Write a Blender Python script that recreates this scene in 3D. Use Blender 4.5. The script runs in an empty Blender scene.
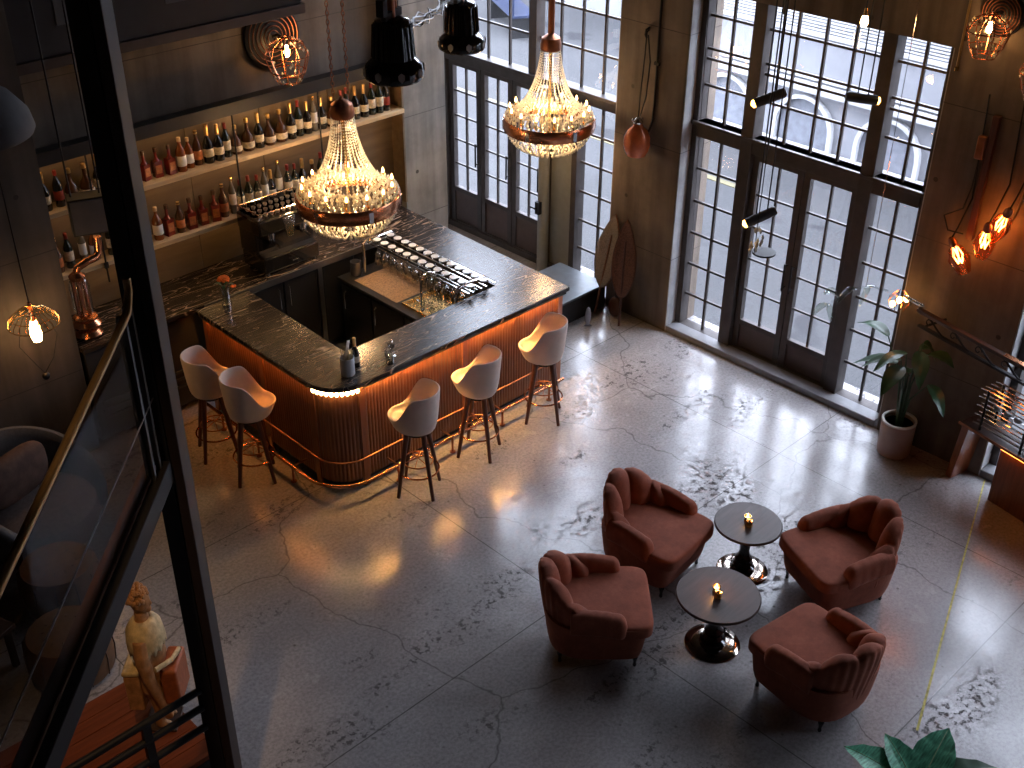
import bpy, bmesh, math, random
from math import sin, cos, pi, radians, sqrt, atan2
from mathutils import Vector, Matrix
random.seed(7)
S = bpy.context.scene
COL = S.collection

# ------------------------------------------------------------------ mesh builder
class MB:
    def __init__(s): s.v = []; s.f = []
    def add(s, vs, fs, M=None):
        o = len(s.v)
        s.v += [tuple(M @ Vector(p)) for p in vs] if M is not None else [tuple(p) for p in vs]
        s.f += [tuple(i + o for i in f) for f in fs]
        return s
    def box(s, c, d, M=None):
        x, y, z = d[0] / 2, d[1] / 2, d[2] / 2
        vs = [(c[0] + a * x, c[1] + b * y, c[2] + e * z) for a in (-1, 1) for b in (-1, 1) for e in (-1, 1)]
        return s.add(vs, [(0, 1, 3, 2), (4, 6, 7, 5), (0, 4, 5, 1), (2, 3, 7, 6), (0, 2, 6, 4), (1, 5, 7, 3)], M)
    def b2(s, a, b, M=None):
        return s.box([(a[i] + b[i]) / 2 for i in range(3)], [abs(b[i] - a[i]) for i in range(3)], M)
    def tube(s, pts, r, n=8, closed=False, cap=True, M=None):
        pts = [Vector(p) for p in pts]; N = len(pts)
        rs = r if isinstance(r, (list, tuple)) else [r] * N
        vs = []; fs = []; up = None
        for i, p in enumerate(pts):
            if closed: t = pts[(i + 1) % N] - pts[i - 1]
            else: t = pts[min(i + 1, N - 1)] - pts[max(i - 1, 0)]
            t.normalize()
            if up is None:
                up = Vector((0, 0, 1)) if abs(t.z) < .9 else Vector((1, 0, 0))
            a = up - t * up.dot(t)
            if a.length < 1e-5: a = t.orthogonal()
            a.normalize(); up = a; b = t.cross(a)
            for k in range(n):
                q = 2 * pi * k / n
                vs.append(p + (a * cos(q) + b * sin(q)) * rs[i])
        for i in range(N if closed else N - 1):
            j = (i + 1) % N
            for k in range(n):
                fs.append((i * n + k, i * n + (k + 1) % n, j * n + (k + 1) % n, j * n + k))
        if cap and not closed:
            fs.append(tuple(range(n))[::-1]); fs.append(tuple((N - 1) * n + k for k in range(n)))
        return s.add(vs, fs, M)
    def cyl(s, a, b, r0, r1=None, n=12, M=None):
        return s.tube([a, b], [r0, r0 if r1 is None else r1], n, M=M)
    def lathe(s, prof, c=(0, 0, 0), n=24, M=None, caps=True):
        vs = []; fs = []; m = len(prof)
        for k in range(n):
            q = 2 * pi * k / n
            vs += [(c[0] + r * cos(q), c[1] + r * sin(q), c[2] + z) for r, z in prof]
        for k in range(n):
            j = (k + 1) % n
            for i in range(m - 1):
                fs.append((k * m + i, j * m + i, j * m + i + 1, k * m + i + 1))
        if caps and prof[0][0] > 1e-4: fs.append(tuple(k * m for k in range(n))[::-1])
        if caps and prof[-1][0] > 1e-4: fs.append(tuple(k * m + m - 1 for k in range(n)))
        return s.add(vs, fs, M)
    def prism(s, poly, z0, z1, M=None):
        n = len(poly)
        vs = [(x, y, z0) for x, y in poly] + [(x, y, z1) for x, y in poly]
        fs = [tuple(range(n))[::-1], tuple(range(n, 2 * n))] + [(i, (i + 1) % n, n + (i + 1) % n, n + i) for i in range(n)]
        return s.add(vs, fs, M)
    def grid(s, fn, nu, nv, cu=False, cv=False, M=None, caps=False):
        vs = [fn(i / (nu if cu else nu - 1), j / (nv if cv else nv - 1)) for i in range(nu) for j in range(nv)]
        fs = []
        for i in range(nu if cu else nu - 1):
            for j in range(nv if cv else nv - 1):
                a, b = (i + 1) % nu, (j + 1) % nv
                fs.append((i * nv + j, a * nv + j, a * nv + b, i * nv + b))
        if caps and cv:
            fs.append(tuple(range(nv))[::-1]); fs.append(tuple((nu - 1) * nv + j for j in range(nv)))
        return s.add(vs, fs, M)
    def sph(s, c, r, n=12, m=8, M=None):
        r = r if isinstance(r, (tuple, list)) else (r, r, r)
        return s.grid(lambda u, v: (c[0] + r[0] * sin(pi * v) * cos(2 * pi * u), c[1] + r[1] * sin(pi * v) * sin(2 * pi * u), c[2] + r[2] * cos(pi * v)), n, m, cu=True, M=M)
    def bead(s, c, r, h=None):
        h = h or r; x, y, z = c
        return s.add([(x + r, y, z), (x, y + r, z), (x - r, y, z), (x, y - r, z), (x, y, z + h), (x, y, z - h)],
                     [(0, 1, 4), (1, 2, 4), (2, 3, 4), (3, 0, 4), (1, 0, 5), (2, 1, 5), (3, 2, 5), (0, 3, 5)])
    def mesh(s, name, smooth=True, ang=38):
        me = bpy.data.meshes.new(name)
        me.from_pydata(s.v, [], s.f)
        bm = bmesh.new(); bm.from_mesh(me)
        bmesh.ops.remove_doubles(bm, verts=bm.verts, dist=1e-6)
        bmesh.ops.recalc_face_normals(bm, faces=bm.faces)
        bm.to_mesh(me); bm.free()
        if smooth:
            me.polygons.foreach_set('use_smooth', [True] * len(me.polygons))
            me.set_sharp_from_angle(angle=radians(ang))
        return me
    def build(s, name, mat, parent=None, bevel=0, smooth=True, sub=0, label=None, ang=38):
        o = bpy.data.objects.new(name, s.mesh(name, smooth, ang))
        COL.objects.link(o)
        o.data.materials.append(mat)
        if parent is not None: o.parent = parent
        if bevel:
            b = o.modifiers.new('bevel', 'BEVEL'); b.width = bevel; b.segments = 3; b.limit_method = 'ANGLE'; b.angle_limit = radians(40)
        if sub:
            m = o.modifiers.new('sub', 'SUBSURF'); m.levels = sub; m.render_levels = sub
        if label: o['label'] = label
        return o

def tag(o, label, cat, group=None, kind=None):
    o['label'] = label; o['category'] = cat
    if group: o['group'] = group
    if kind: o['kind'] = kind
    return o
def thing(name, label, cat, loc=(0, 0, 0), rz=0, group=None):
    o = bpy.data.objects.new(name, None); COL.objects.link(o)
    o.empty_display_size = .1
    o.location = loc; o.rotation_euler = (0, 0, rz)
    return tag(o, label, cat, group)
def struct(o, label=None, cat=None):
    o['kind'] = 'structure'
    if label: o['label'] = label
    if cat: o['category'] = cat
    return o
def sroot(name, label, cat):
    o = bpy.data.objects.new(name, None); COL.objects.link(o)
    return struct(o, label, cat)
def dup(root, loc, rz, label):
    def cp(o, par):
        c = o.copy(); COL.objects.link(c)
        if par is not None: c.parent = par
        for ch in list(o.children): cp(ch, c)
        return c
    r = cp(root, None); r.location = loc; r.rotation_euler = (0, 0, rz); r['label'] = label
    return r
def light(kind, name, loc, energy, color, parent=None, **kw):
    l = bpy.data.lights.new(name, kind); l.energy = energy; l.color = color
    for k, v in kw.items(): setattr(l, k, v)
    o = bpy.data.objects.new(name, l); COL.objects.link(o); o.location = loc
    if parent is not None: o.parent = parent
    return o

# ------------------------------------------------------------------ materials
def nodes(name):
    m = bpy.data.materials.new(name); m.use_nodes = True
    nt = m.node_tree; b = nt.nodes['Principled BSDF']
    return m, nt, b
def N(nt, t, **kw):
    n = nt.nodes.new(t)
    for k, v in kw.items():
        if k in n.inputs: n.inputs[k].default_value = v
        else: setattr(n, k, v)
    return n
def ramp(nt, stops, interp='LINEAR'):
    r = nt.nodes.new('ShaderNodeValToRGB'); r.color_ramp.interpolation = interp
    e = r.color_ramp.elements
    while len(e) < len(stops): e.new(.5)
    for i, (p, c) in enumerate(stops):
        e[i].position = p; e[i].color = (c[0], c[1], c[2], 1) if not isinstance(c, (int, float)) else (c, c, c, 1)
    return r
def mixc(nt, fac, a, b, mode='MIX'):
    m = nt.nodes.new('ShaderNodeMix'); m.data_type = 'RGBA'; m.blend_type = mode
    for sock, val in ((m.inputs[0], fac), (m.inputs[6], a), (m.inputs[7], b)):
        if hasattr(val, 'is_linked'): nt.links.new(val, sock)
        elif isinstance(val, (int, float)): sock.default_value = val
        else: sock.default_value = (val[0], val[1], val[2], 1)
    return m.outputs[2]
def mat(name, col, rough=.5, metal=0, var=.15, scale=8, bump=0, trans=0, ior=1.45, coat=0, sheen=0, stretch=(1, 1, 1), coords='Object'):
    m, nt, b = nodes(name)
    tc = N(nt, 'ShaderNodeTexCoord'); mp = N(nt, 'ShaderNodeMapping'); mp.inputs['Scale'].default_value = stretch
    nt.links.new(tc.outputs[coords], mp.inputs[0])
    no = N(nt, 'ShaderNodeTexNoise', Scale=scale, Detail=5.0, Roughness=.6); nt.links.new(mp.outputs[0], no.inputs['Vector'])
    r = ramp(nt, [(.3, [c * (1 - var) for c in col]), (.7, [min(1, c * (1 + var)) for c in col])])
    nt.links.new(no.outputs['Fac'], r.inputs[0]); nt.links.new(r.outputs[0], b.inputs['Base Color'])
    b.inputs['Roughness'].default_value = rough; b.inputs['Metallic'].default_value = metal
    b.inputs['Transmission Weight'].default_value = trans; b.inputs['IOR'].default_value = ior
    b.inputs['Coat Weight'].default_value = coat
    if sheen:
        b.inputs['Sheen Weight'].default_value = sheen; b.inputs['Sheen Roughness'].default_value = .4
        b.inputs['Sheen Tint'].default_value = (min(1, col[0] * 2.5), min(1, col[1] * 2.5), min(1, col[2] * 2.5), 1)
    if bump:
        bp = N(nt, 'ShaderNodeBump', Strength=bump, Distance=.01); nt.links.new(no.outputs['Fac'], bp.inputs['Height']); nt.links.new(bp.outputs[0], b.inputs['Normal'])
    return m
def emit(name, col, strength):
    m, nt, b = nodes(name)
    b.inputs['Base Color'].default_value = (*col, 1); b.inputs['Emission Color'].default_value = (*col, 1); b.inputs['Emission Strength'].default_value = strength
    return m
def glassmat(name, tint=(1, 1, 1), refl=1.0, rough=.02):
    m, nt, b = nodes(name); nt.nodes.remove(b)
    t = N(nt, 'ShaderNodeBsdfTransparent'); t.inputs[0].default_value = (*tint, 1)
    g = N(nt, 'ShaderNodeBsdfGlossy'); g.inputs['Roughness'].default_value = rough
    f = N(nt, 'ShaderNodeFresnel'); ge = N(nt, 'ShaderNodeNewGeometry'); mr = N(nt, 'ShaderNodeMapRange')
    mr.inputs[3].default_value = 1.45; mr.inputs[4].default_value = 1 / 1.45   # same reflectance from both sides of the sheet
    nt.links.new(ge.outputs['Backfacing'], mr.inputs[0]); nt.links.new(mr.outputs[0], f.inputs[0])
    mx = N(nt, 'ShaderNodeMixShader'); mu = N(nt, 'ShaderNodeMath', operation='MULTIPLY'); mu.inputs[1].default_value = refl; mu.use_clamp = True
    nt.links.new(f.outputs[0], mu.inputs[0]); nt.links.new(mu.outputs[0], mx.inputs[0]); nt.links.new(t.outputs[0], mx.inputs[1]); nt.links.new(g.outputs[0], mx.inputs[2])
    nt.links.new(mx.outputs[0], nt.nodes['Material Output'].inputs[0])
    return m
def woodmat(name, c0, c1, rough=.4, scale=3, axis=(1, 12, 12), coat=0):
    m, nt, b = nodes(name)
    tc = N(nt, 'ShaderNodeTexCoord'); mp = N(nt, 'ShaderNodeMapping'); mp.inputs['Scale'].default_value = axis
    nt.links.new(tc.outputs['Object'], mp.inputs[0])
    no = N(nt, 'ShaderNodeTexNoise', Scale=scale, Detail=6.0, Roughness=.65, Distortion=.6); nt.links.new(mp.outputs[0], no.inputs['Vector'])
    r = ramp(nt, [(.3, c0), (.5, [(a + e) / 2 for a, e in zip(c0, c1)]), (.7, c1)]); nt.links.new(no.outputs['Fac'], r.inputs[0])
    nt.links.new(r.outputs[0], b.inputs['Base Color']); b.inputs['Roughness'].default_value = rough; b.inputs['Coat Weight'].default_value = coat
    bp = N(nt, 'ShaderNodeBump', Strength=.15, Distance=.004); nt.links.new(no.outputs['Fac'], bp.inputs['Height']); nt.links.new(bp.outputs[0], b.inputs['Normal'])
    return m

def floor_mat():
    m, nt, b = nodes('polished_concrete'); L = nt.links.new
    tc = N(nt, 'ShaderNodeTexCoord'); P = tc.outputs['Object']
    big = N(nt, 'ShaderNodeTexNoise', Scale=.55, Detail=6.0, Roughness=.6); L(P, big.inputs['Vector'])
    fine = N(nt, 'ShaderNodeTexNoise', Scale=38.0, Detail=4.0, Roughness=.7); L(P, fine.inputs['Vector'])
    base = ramp(nt, [(.3, (.285, .265, .265)), (.5, (.385, .365, .368)), (.72, (.49, .468, .472))]); L(big.outputs['Fac'], base.inputs[0])
    fr = ramp(nt, [(.35, (.72, .72, .72)), (.6, (1.05, 1.05, 1.05))]); L(fine.outputs['Fac'], fr.inputs[0])
    c = mixc(nt, 1.0, base.outputs[0], fr.outputs[0], 'MULTIPLY')
    # dark speckled wear patches, drawn out along the old pour lines
    mp = N(nt, 'ShaderNodeMapping'); mp.inputs['Rotation'].default_value = (0, 0, radians(-4)); mp.inputs['Scale'].default_value = (.7, 1.5, 1); L(P, mp.inputs[0])
    patch = N(nt, 'ShaderNodeTexNoise', Scale=1.0, Detail=3.0, Roughness=.55); L(mp.outputs[0], patch.inputs['Vector'])
    pr = ramp(nt, [(.51, 0), (.63, 1)]); L(patch.outputs['Fac'], pr.inputs[0])
    sp = N(nt, 'ShaderNodeTexNoise', Scale=17.0, Detail=7.0, Roughness=.72); L(P, sp.inputs['Vector'])
    sr = ramp(nt, [(.51, 0), (.57, 1)]); L(sp.outputs['Fac'], sr.inputs[0])
    mu = N(nt, 'ShaderNodeMath', operation='MULTIPLY'); L(pr.outputs[0], mu.inputs[0]); L(sr.outputs[0], mu.inputs[1])
    mu2 = N(nt, 'ShaderNodeMath', operation='MULTIPLY'); L(mu.outputs[0], mu2.inputs[0]); mu2.inputs[1].default_value = .85
    c = mixc(nt, mu2.outputs[0], c, (.06, .055, .055))
    # few pits everywhere
    vo = N(nt, 'ShaderNodeTexVoronoi', Scale=5.0); L(P, vo.inputs['Vector'])
    vr = ramp(nt, [(.03, 1), (.07, 0)]); L(vo.outputs['Distance'], vr.inputs[0])
    c = mixc(nt, vr.outputs[0], c, (.16, .145, .14))
    # cracks
    ds = N(nt, 'ShaderNodeTexNoise', Scale=1.6, Detail=5.0); L(P, ds.inputs['Vector'])
    vm = N(nt, 'ShaderNodeVectorMath', operation='SCALE'); L(ds.outputs['Color'], vm.inputs[0]); vm.inputs[3].default_value = .45
    va = N(nt, 'ShaderNodeVectorMath', operation='ADD'); L(P, va.inputs[0]); L(vm.outputs[0], va.inputs[1])
    cr = N(nt, 'ShaderNodeTexVoronoi', Scale=.40, feature='DISTANCE_TO_EDGE'); L(va.outputs[0], cr.inputs['Vector'])
    crr = ramp(nt, [(.0, .85), (.0038, 0)]); L(cr.outputs['Distance'], crr.inputs[0])
    # straight saw-cut joints
    bk = N(nt, 'ShaderNodeTexBrick', Scale=1.0); bk.offset = 0
    bk.inputs['Brick Width'].default_value = 2.9; bk.inputs['Row Height'].default_value = 2.55; bk.inputs['Mortar Size'].default_value = .005; bk.inputs['Mortar Smooth'].default_value = .2
    mp2 = N(nt, 'ShaderNodeMapping'); mp2.inputs['Location'].default_value = (.5, .35, 0); L(P, mp2.inputs[0]); L(mp2.outputs[0], bk.inputs['Vector'])
    mx = N(nt, 'ShaderNodeMath', operation='MAXIMUM'); L(crr.outputs[0], mx.inputs[0]); L(bk.outputs['Fac'], mx.inputs[1])
    mu3 = N(nt, 'ShaderNodeMath', operation='MULTIPLY'); L(mx.outputs[0], mu3.inputs[0]); mu3.inputs[1].default_value = .8
    c = mixc(nt, mu3.outputs[0], c, (.07, .065, .06))
    L(c, b.inputs['Base Color'])
    rn = N(nt, 'ShaderNodeTexNoise', Scale=2.3, Detail=6.0, Roughness=.7); L(P, rn.inputs['Vector'])
    rr = ramp(nt, [(.3, .11), (.7, .30)]); L(rn.outputs['Fac'], rr.inputs[0])
    ra = N(nt, 'ShaderNodeMath', operation='ADD'); L(rr.outputs[0], ra.inputs[0]); L(mu.outputs[0], ra.inputs[1]); ra.use_clamp = True
    L(ra.outputs[0], b.inputs['Roughness'])
    b.inputs['Specular IOR Level'].default_value = .6
    bp = N(nt, 'ShaderNodeBump', Strength=.12, Distance=.004); L(fine.outputs['Fac'], bp.inputs['Height']); L(bp.outputs[0], b.inputs['Normal'])
    return m
def concrete(name, col, board=1.2):
    m, nt, b = nodes(name); L = nt.links.new
    tc = N(nt, 'ShaderNodeTexCoord'); P = tc.outputs['Object']
    no = N(nt, 'ShaderNodeTexNoise', Scale=1.3, Detail=7.0, Roughness=.65); L(P, no.inputs['Vector'])
    r = ramp(nt, [(.3, [c * .55 for c in col]), (.7, [c * 1.3 for c in col])]); L(no.outputs['Fac'], r.inputs[0])
    mp = N(nt, 'ShaderNodeMapping'); mp.inputs['Scale'].default_value = (3, 3, .25); L(P, mp.inputs[0])
    st = N(nt, 'ShaderNodeTexNoise', Scale=2.0, Detail=4.0); L(mp.outputs[0], st.inputs['Vector'])
    sr = ramp(nt, [(.35, .62), (.65, 1.12)]); L(st.outputs['Fac'], sr.inputs[0])
    c = mixc(nt, 1.0, r.outputs[0], sr.outputs[0], 'MULTIPLY')
    # formwork seams: every `board` metres up, one horizontal line, plus tie holes
    sx = N(nt, 'ShaderNodeSeparateXYZ'); L(P, sx.inputs[0])
    def seam(sock, per, off, w):
        a = N(nt, 'ShaderNodeMath', operation='ADD'); L(sock, a.inputs[0]); a.inputs[1].default_value = off
        mo = N(nt, 'ShaderNodeMath', operation='PINGPONG'); L(a.outputs[0], mo.inputs[0]); mo.inputs[1].default_value = per / 2
        lt = N(nt, 'ShaderNodeMath', operation='LESS_THAN'); L(mo.outputs[0], lt.inputs[0]); lt.inputs[1].default_value = w
        return lt.outputs[0], mo.outputs[0]
    s1, d1 = seam(sx.outputs[2], board, .33, .004)
    c = mixc(nt, s1, c, [q * .35 for q in col])
    s2, d2 = seam(sx.outputs[2], board, .33 + board * .55, .03)
    ad = N(nt, 'ShaderNodeMath', operation='ADD'); L(sx.outputs[0], ad.inputs[0]); L(sx.outputs[1], ad.inputs[1])
    s3, d3 = seam(ad.outputs[0], .85, .1, .03)
    cx = N(nt, 'ShaderNodeCombineXYZ'); L(d2, cx.inputs[0]); L(d3, cx.inputs[1])
    ln = N(nt, 'ShaderNodeVectorMath', operation='LENGTH'); L(cx.outputs[0], ln.inputs[0])
    an = N(nt, 'ShaderNodeMath', operation='LESS_THAN'); L(ln.outputs['Value'], an.inputs[0]); an.inputs[1].default_value = .022
    c = mixc(nt, an.outputs[0], c, [q * .3 for q in col])
    L(c, b.inputs['Base Color']); b.inputs['Roughness'].default_value = .75
    bp = N(nt, 'ShaderNodeBump', Strength=.25, Distance=.01); L(no.outputs['Fac'], bp.inputs['Height']); L(bp.outputs[0], b.inputs['Normal'])
    return m
def marble():
    m, nt, b = nodes('dark_veined_marble'); L = nt.links.new
    tc = N(nt, 'ShaderNodeTexCoord'); mp = N(nt, 'ShaderNodeMapping'); mp.inputs['Rotation'].default_value = (0, 0, radians(28)); L(tc.outputs['Object'], mp.inputs[0])
    mp.inputs['Scale'].default_value = (.55, 3.2, 1); mp.inputs['Rotation'].default_value = (0, 0, radians(-14))
    def ridge(sc, dist, width):
        a = N(nt, 'ShaderNodeTexNoise', Scale=sc, Detail=2.0, Roughness=.45, Distortion=dist); L(mp.outputs[0], a.inputs['Vector'])
        sb = N(nt, 'ShaderNodeMath', operation='SUBTRACT'); L(a.outputs['Fac'], sb.inputs[0]); sb.inputs[1].default_value = .5
        ab = N(nt, 'ShaderNodeMath', operation='ABSOLUTE'); L(sb.outputs[0], ab.inputs[0])
        r = ramp(nt, [(0, 1), (width * .4, .35), (width, 0)]); L(ab.outputs[0], r.inputs[0]); return r
    vr = ridge(2.0, .9, .013); v2 = ridge(4.2, .6, .012)
    no = N(nt, 'ShaderNodeTexNoise', Scale=1.4, Detail=4.0); L(tc.outputs['Object'], no.inputs['Vector'])
    nr = ramp(nt, [(.36, .1), (.54, 1)]); L(no.outputs['Fac'], nr.inputs[0])
    mxx = N(nt, 'ShaderNodeMath', operation='MAXIMUM'); L(vr.outputs[0], mxx.inputs[0]); L(v2.outputs[0], mxx.inputs[1])
    mm = N(nt, 'ShaderNodeMath', operation='MULTIPLY'); L(mxx.outputs[0], mm.inputs[0]); L(nr.outputs[0], mm.inputs[1])
    c = mixc(nt, mm.outputs[0], (.020, .0155, .0135), (.42, .30, .21)); L(c, b.inputs['Base Color'])
    b.inputs['Roughness'].default_value = .27
    return m
def velvet():
    m, nt, b = nodes('rust_velvet'); L = nt.links.new
    tc = N(nt, 'ShaderNodeTexCoord')
    no = N(nt, 'ShaderNodeTexNoise', Scale=7.0, Detail=6.0, Roughness=.7); L(tc.outputs['Object'], no.inputs['Vector'])
    r = ramp(nt, [(.3, (.20, .050, .024)), (.55, (.29, .076, .038)), (.75, (.38, .11, .056))]); L(no.outputs['Fac'], r.inputs[0]); L(r.outputs[0], b.inputs['Base Color'])
    b.inputs['Roughness'].default_value = .85
    b.inputs['Sheen Weight'].default_value = .16; b.inputs['Sheen Roughness'].default_value = .35; b.inputs['Sheen Tint'].default_value = (1, .62, .48, 1)
    n2 = N(nt, 'ShaderNodeTexNoise', Scale=60.0, Detail=3.0); L(tc.outputs['Object'], n2.inputs['Vector'])
    bp = N(nt, 'ShaderNodeBump', Strength=.2, Distance=.004); L(n2.outputs['Fac'], bp.inputs['Height']); L(bp.outputs[0], b.inputs['Normal'])
    return m
def asphalt():
    m, nt, b = nodes('street_asphalt'); L = nt.links.new
    tc = N(nt, 'ShaderNodeTexCoord'); P = tc.outputs['Object']
    n1 = N(nt, 'ShaderNodeTexNoise', Scale=.7, Detail=5.0); L(P, n1.inputs['Vector'])
    r = ramp(nt, [(.3, (.026, .0265, .029)), (.7, (.038, .0385, .041))]); L(n1.outputs['Fac'], r.inputs[0])
    n2 = N(nt, 'ShaderNodeTexNoise', Scale=30.0, Detail=4.0, Roughness=.8); L(P, n2.inputs['Vector'])
    r2 = ramp(nt, [(.3, .5), (.7, 1.45)]); L(n2.outputs['Fac'], r2.inputs[0])
    c = mixc(nt, 1.0, r.outputs[0], r2.outputs[0], 'MULTIPLY')
    n3 = N(nt, 'ShaderNodeTexNoise', Scale=.9, Detail=2.0); n3.noise_dimensions = '4D'; n3.inputs['W'].default_value = 3.1; L(P, n3.inputs['Vector'])
    r3 = ramp(nt, [(.66, 0), (.69, 1)]); L(n3.outputs['Fac'], r3.inputs[0])
    c = mixc(nt, r3.outputs[0], c, (.010, .010, .013))
    L(c, b.inputs['Base Color']); b.inputs['Roughness'].default_value = .8
    return m

M = {}
M['floor'] = floor_mat()
M['conc'] = concrete('brown_grey_concrete', (.165, .128, .10))
M['conc_grey'] = concrete('grey_concrete', (.25, .24, .22))
M['conc_lit'] = concrete('lit_concrete_reveal', (.5, .5, .5))  # pier concrete with the window light put into its colour
M['ceil'] = mat('dark_ceiling', (.05, .045, .042), .9)
M['marble'] = marble()
M['velvet'] = velvet()
M['asphalt'] = asphalt()
M['steel'] = mat('dark_window_steel', (.062, .053, .050), .45, .3, .2)
M['black'] = mat('black_lacquer', (.012, .012, .013), .35, 0, .2)
M['blackgloss'] = mat('black_gloss_enamel', (.008, .008, .009), .08, 0, .2, coat=.6)
M['blackmetal'] = mat('black_steel', (.011, .011, .013), .5, .3, .25)
M['graphite'] = mat('graphite_metal', (.07, .075, .085), .4, .5, .2)
M['chrome'] = mat('chrome', (.75, .74, .72), .12, 1, .05)
M['brushed'] = mat('brushed_steel', (.30, .30, .31), .35, 1, .1)
M['copper'] = mat('copper', (.62, .27, .14), .25, 1, .15)
M['copperdark'] = mat('aged_copper', (.34, .13, .065), .35, .8, .25)
M['brass'] = mat('brass', (.70, .47, .20), .25, 1, .15)
M['gold'] = mat('gold', (.80, .55, .22), .18, 1, .1)
M['bronze'] = mat('bronze_tube', (.44, .30, .14), .3, .9, .15)
M['flute'] = woodmat('fluted_redwood', (.15, .050, .020), (.29, .105, .042), .38, 3, (14, 14, 1))
M['walnut'] = woodmat('dark_walnut', (.034, .019, .016), (.066, .038, .031), .42, 3, (1, 9, 9))
M['leg'] = woodmat('stool_wood', (.055, .017, .009), (.11, .035, .018), .35, 4, (8, 8, 1))
M['oak'] = woodmat('light_oak', (.52, .36, .19), (.68, .50, .29), .45, 3, (1, 10, 10))
M['mahog'] = woodmat('mahogany_boards', (.11, .026, .010), (.22, .055, .02), .3, 3, (1.0, 12, 12))
M['niche'] = woodmat('niche_panel', (.12, .082, .048), (.19, .135, .08), .55, 2.2, (.7, 5, 5))
M['stool'] = mat('cream_leather', (.66, .56, .50), .5, 0, .06, 12, .05)
M['white'] = mat('white_ceramic', (.8, .78, .75), .25, 0, .04)
M['cream'] = mat('label_paper', (.58, .50, .37), .7, 0, .35, 45)
M['redlab'] = mat('red_label_paper', (.32, .04, .018), .6, 0, .2, 30)
M['orangelab'] = mat('orange_label_paper', (.50, .16, .045), .6, 0, .3, 30)
M['whitelab'] = mat('white_label_paper', (.78, .75, .70), .6, 0, .1, 30)
M['crystal'] = mat('cut_crystal', (1.0, .88, .70), .1, 0, .1, 20, trans=.15, ior=1.5)
M['b_dark'] = mat('dark_green_bottle_glass', (.012, .018, .012), .08, 0, .2, coat=.5)
M['b_black'] = mat('black_bottle_glass', (.010, .009, .008), .08, 0, .2, coat=.5)
M['b_amber'] = mat('amber_spirit', (.20, .055, .012), .1, 0, .25, coat=.4)
M['b_red'] = mat('red_spirit', (.17, .016, .010), .1, 0, .25, coat=.4)
M['b_clear'] = mat('clear_bottle_glass', (.32, .29, .24), .08, 0, .2, trans=.5)
M['b_brown'] = mat('brown_bottle_glass', (.07, .028, .012), .1, 0, .25, coat=.4)
M['foil'] = mat('gold_foil', (.65, .42, .16), .3, 1, .2)
M['redwax'] = mat('red_wax', (.22, .02, .012), .4, 0, .1)
M['cork'] = mat('cork', (.55, .38, .24), .7, 0, .2)
M['glass'] = glassmat('clear_glass', (.93, .95, .95), 2.2)
M['pane'] = glassmat('window_glass', (.96, .97, .98), 1.0)
M['smoke'] = glassmat('smoked_balustrade_glass', (.62, .60, .58), .18)
M['leaf'] = mat('deep_green_leaf', (.022, .075, .032), .35, 0, .4, 9)
M['leafpale'] = mat('variegated_leaf', (.11, .40, .24), .4, 0, .6, 14, stretch=(1, 6, 1))
M['vein'] = mat('leaf_midrib', (.30, .38, .20), .5)
M['soil'] = mat('soil', (.03, .02, .014), .95, 0, .4, 30, .4)
M['pot'] = mat('blush_ceramic_pot', (.42, .30, .26), .5, 0, .08)
M['rattan'] = mat('grey_rattan', (.17, .14, .115), .7, 0, .4, 60, .6)
M['rattanb'] = mat('brown_rattan', (.16, .07, .04), .7, 0, .4, 60, .6)
M['statue'] = mat('carved_sandalwood', (.46, .235, .10), .55, 0, .35, 16, .3)
M['shawl'] = mat('cream_painted_carving', (.62, .48, .26), .6, 0, .3, 18, .3)
M['statuered'] = mat('red_carved_board', (.36, .10, .035), .5, 0, .25, 30, .3)
M['bulb'] = emit('warm_bulb', (1, .55, .2), 45)
M['bulbhot'] = emit('hot_filament', (1, .55, .20), 45)
M['filament'] = emit('amber_filament', (1, .48, .15), 26)
M['flame'] = emit('candle_flame', (1, .55, .2), 22)
M['candle'] = emit('chandelier_candle', (1, .55, .20), 14)
M['led'] = emit('amber_led_strip', (1, .52, .15), 330)
M['ledshelf'] = emit('warm_led_strip', (1, .58, .22), 7.5)
M['ledorange'] = emit('orange_led_strip', (1, .28, .05), 9)
M['lens'] = emit('spot_lens', (1, .50, .10), 12)
M['facade'] = mat('pale_render_facade', (.20, .204, .222), .85, 0, .08, 3)
M['facadewhite'] = mat('white_facade_trim', (.38, .385, .40), .7, 0, .05)
M['facadedark'] = mat('facade_recess_glass', (.13, .137, .16), .5, 0, .2)
M['pouf'] = mat('brown_leather', (.12, .06, .028), .5, 0, .3, 14, .2)
M['grout'] = mat('grey_brown_fabric', (.13, .10, .095), .8, 0, .2, 30, .2)
M['cushion'] = mat('brown_pillow', (.075, .042, .033), .85, 0, .3, 12, .3)
M['greyfab'] = mat('grey_upholstery', (.075, .072, .075), .85, 0, .15, 40, .2)
M['blue'] = mat('blue_bench_paint', (.008, .016, .05), .5, 0, .2)
M['yellow'] = mat('worn_yellow_line', (.52, .44, .10), .6, 0, .5, 25)
M['yellowroad'] = mat('road_line', (.13, .115, .06), .6, 0, .2)
M['orangeflower'] = mat('orange_petals', (.75, .17, .02), .6, 0, .35, 40)
M['orangeglass'] = mat('copper_glazed_glass', (.68, .17, .06), .08, .25, .3, 5, coat=.8)
M['granite'] = mat('speckled_granite', (.30, .20, .12), .35, 0, .6, 70)
M['darkcab'] = mat('charcoal_cabinet', (.024, .024, .025), .5, 0, .15)
M['platform'] = mat('grey_top_sheet', (.13, .15, .17), .35, .3, .15)
M['sillgrey'] = mat('grey_sill', (.22, .22, .23), .5, .1, .1)
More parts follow.
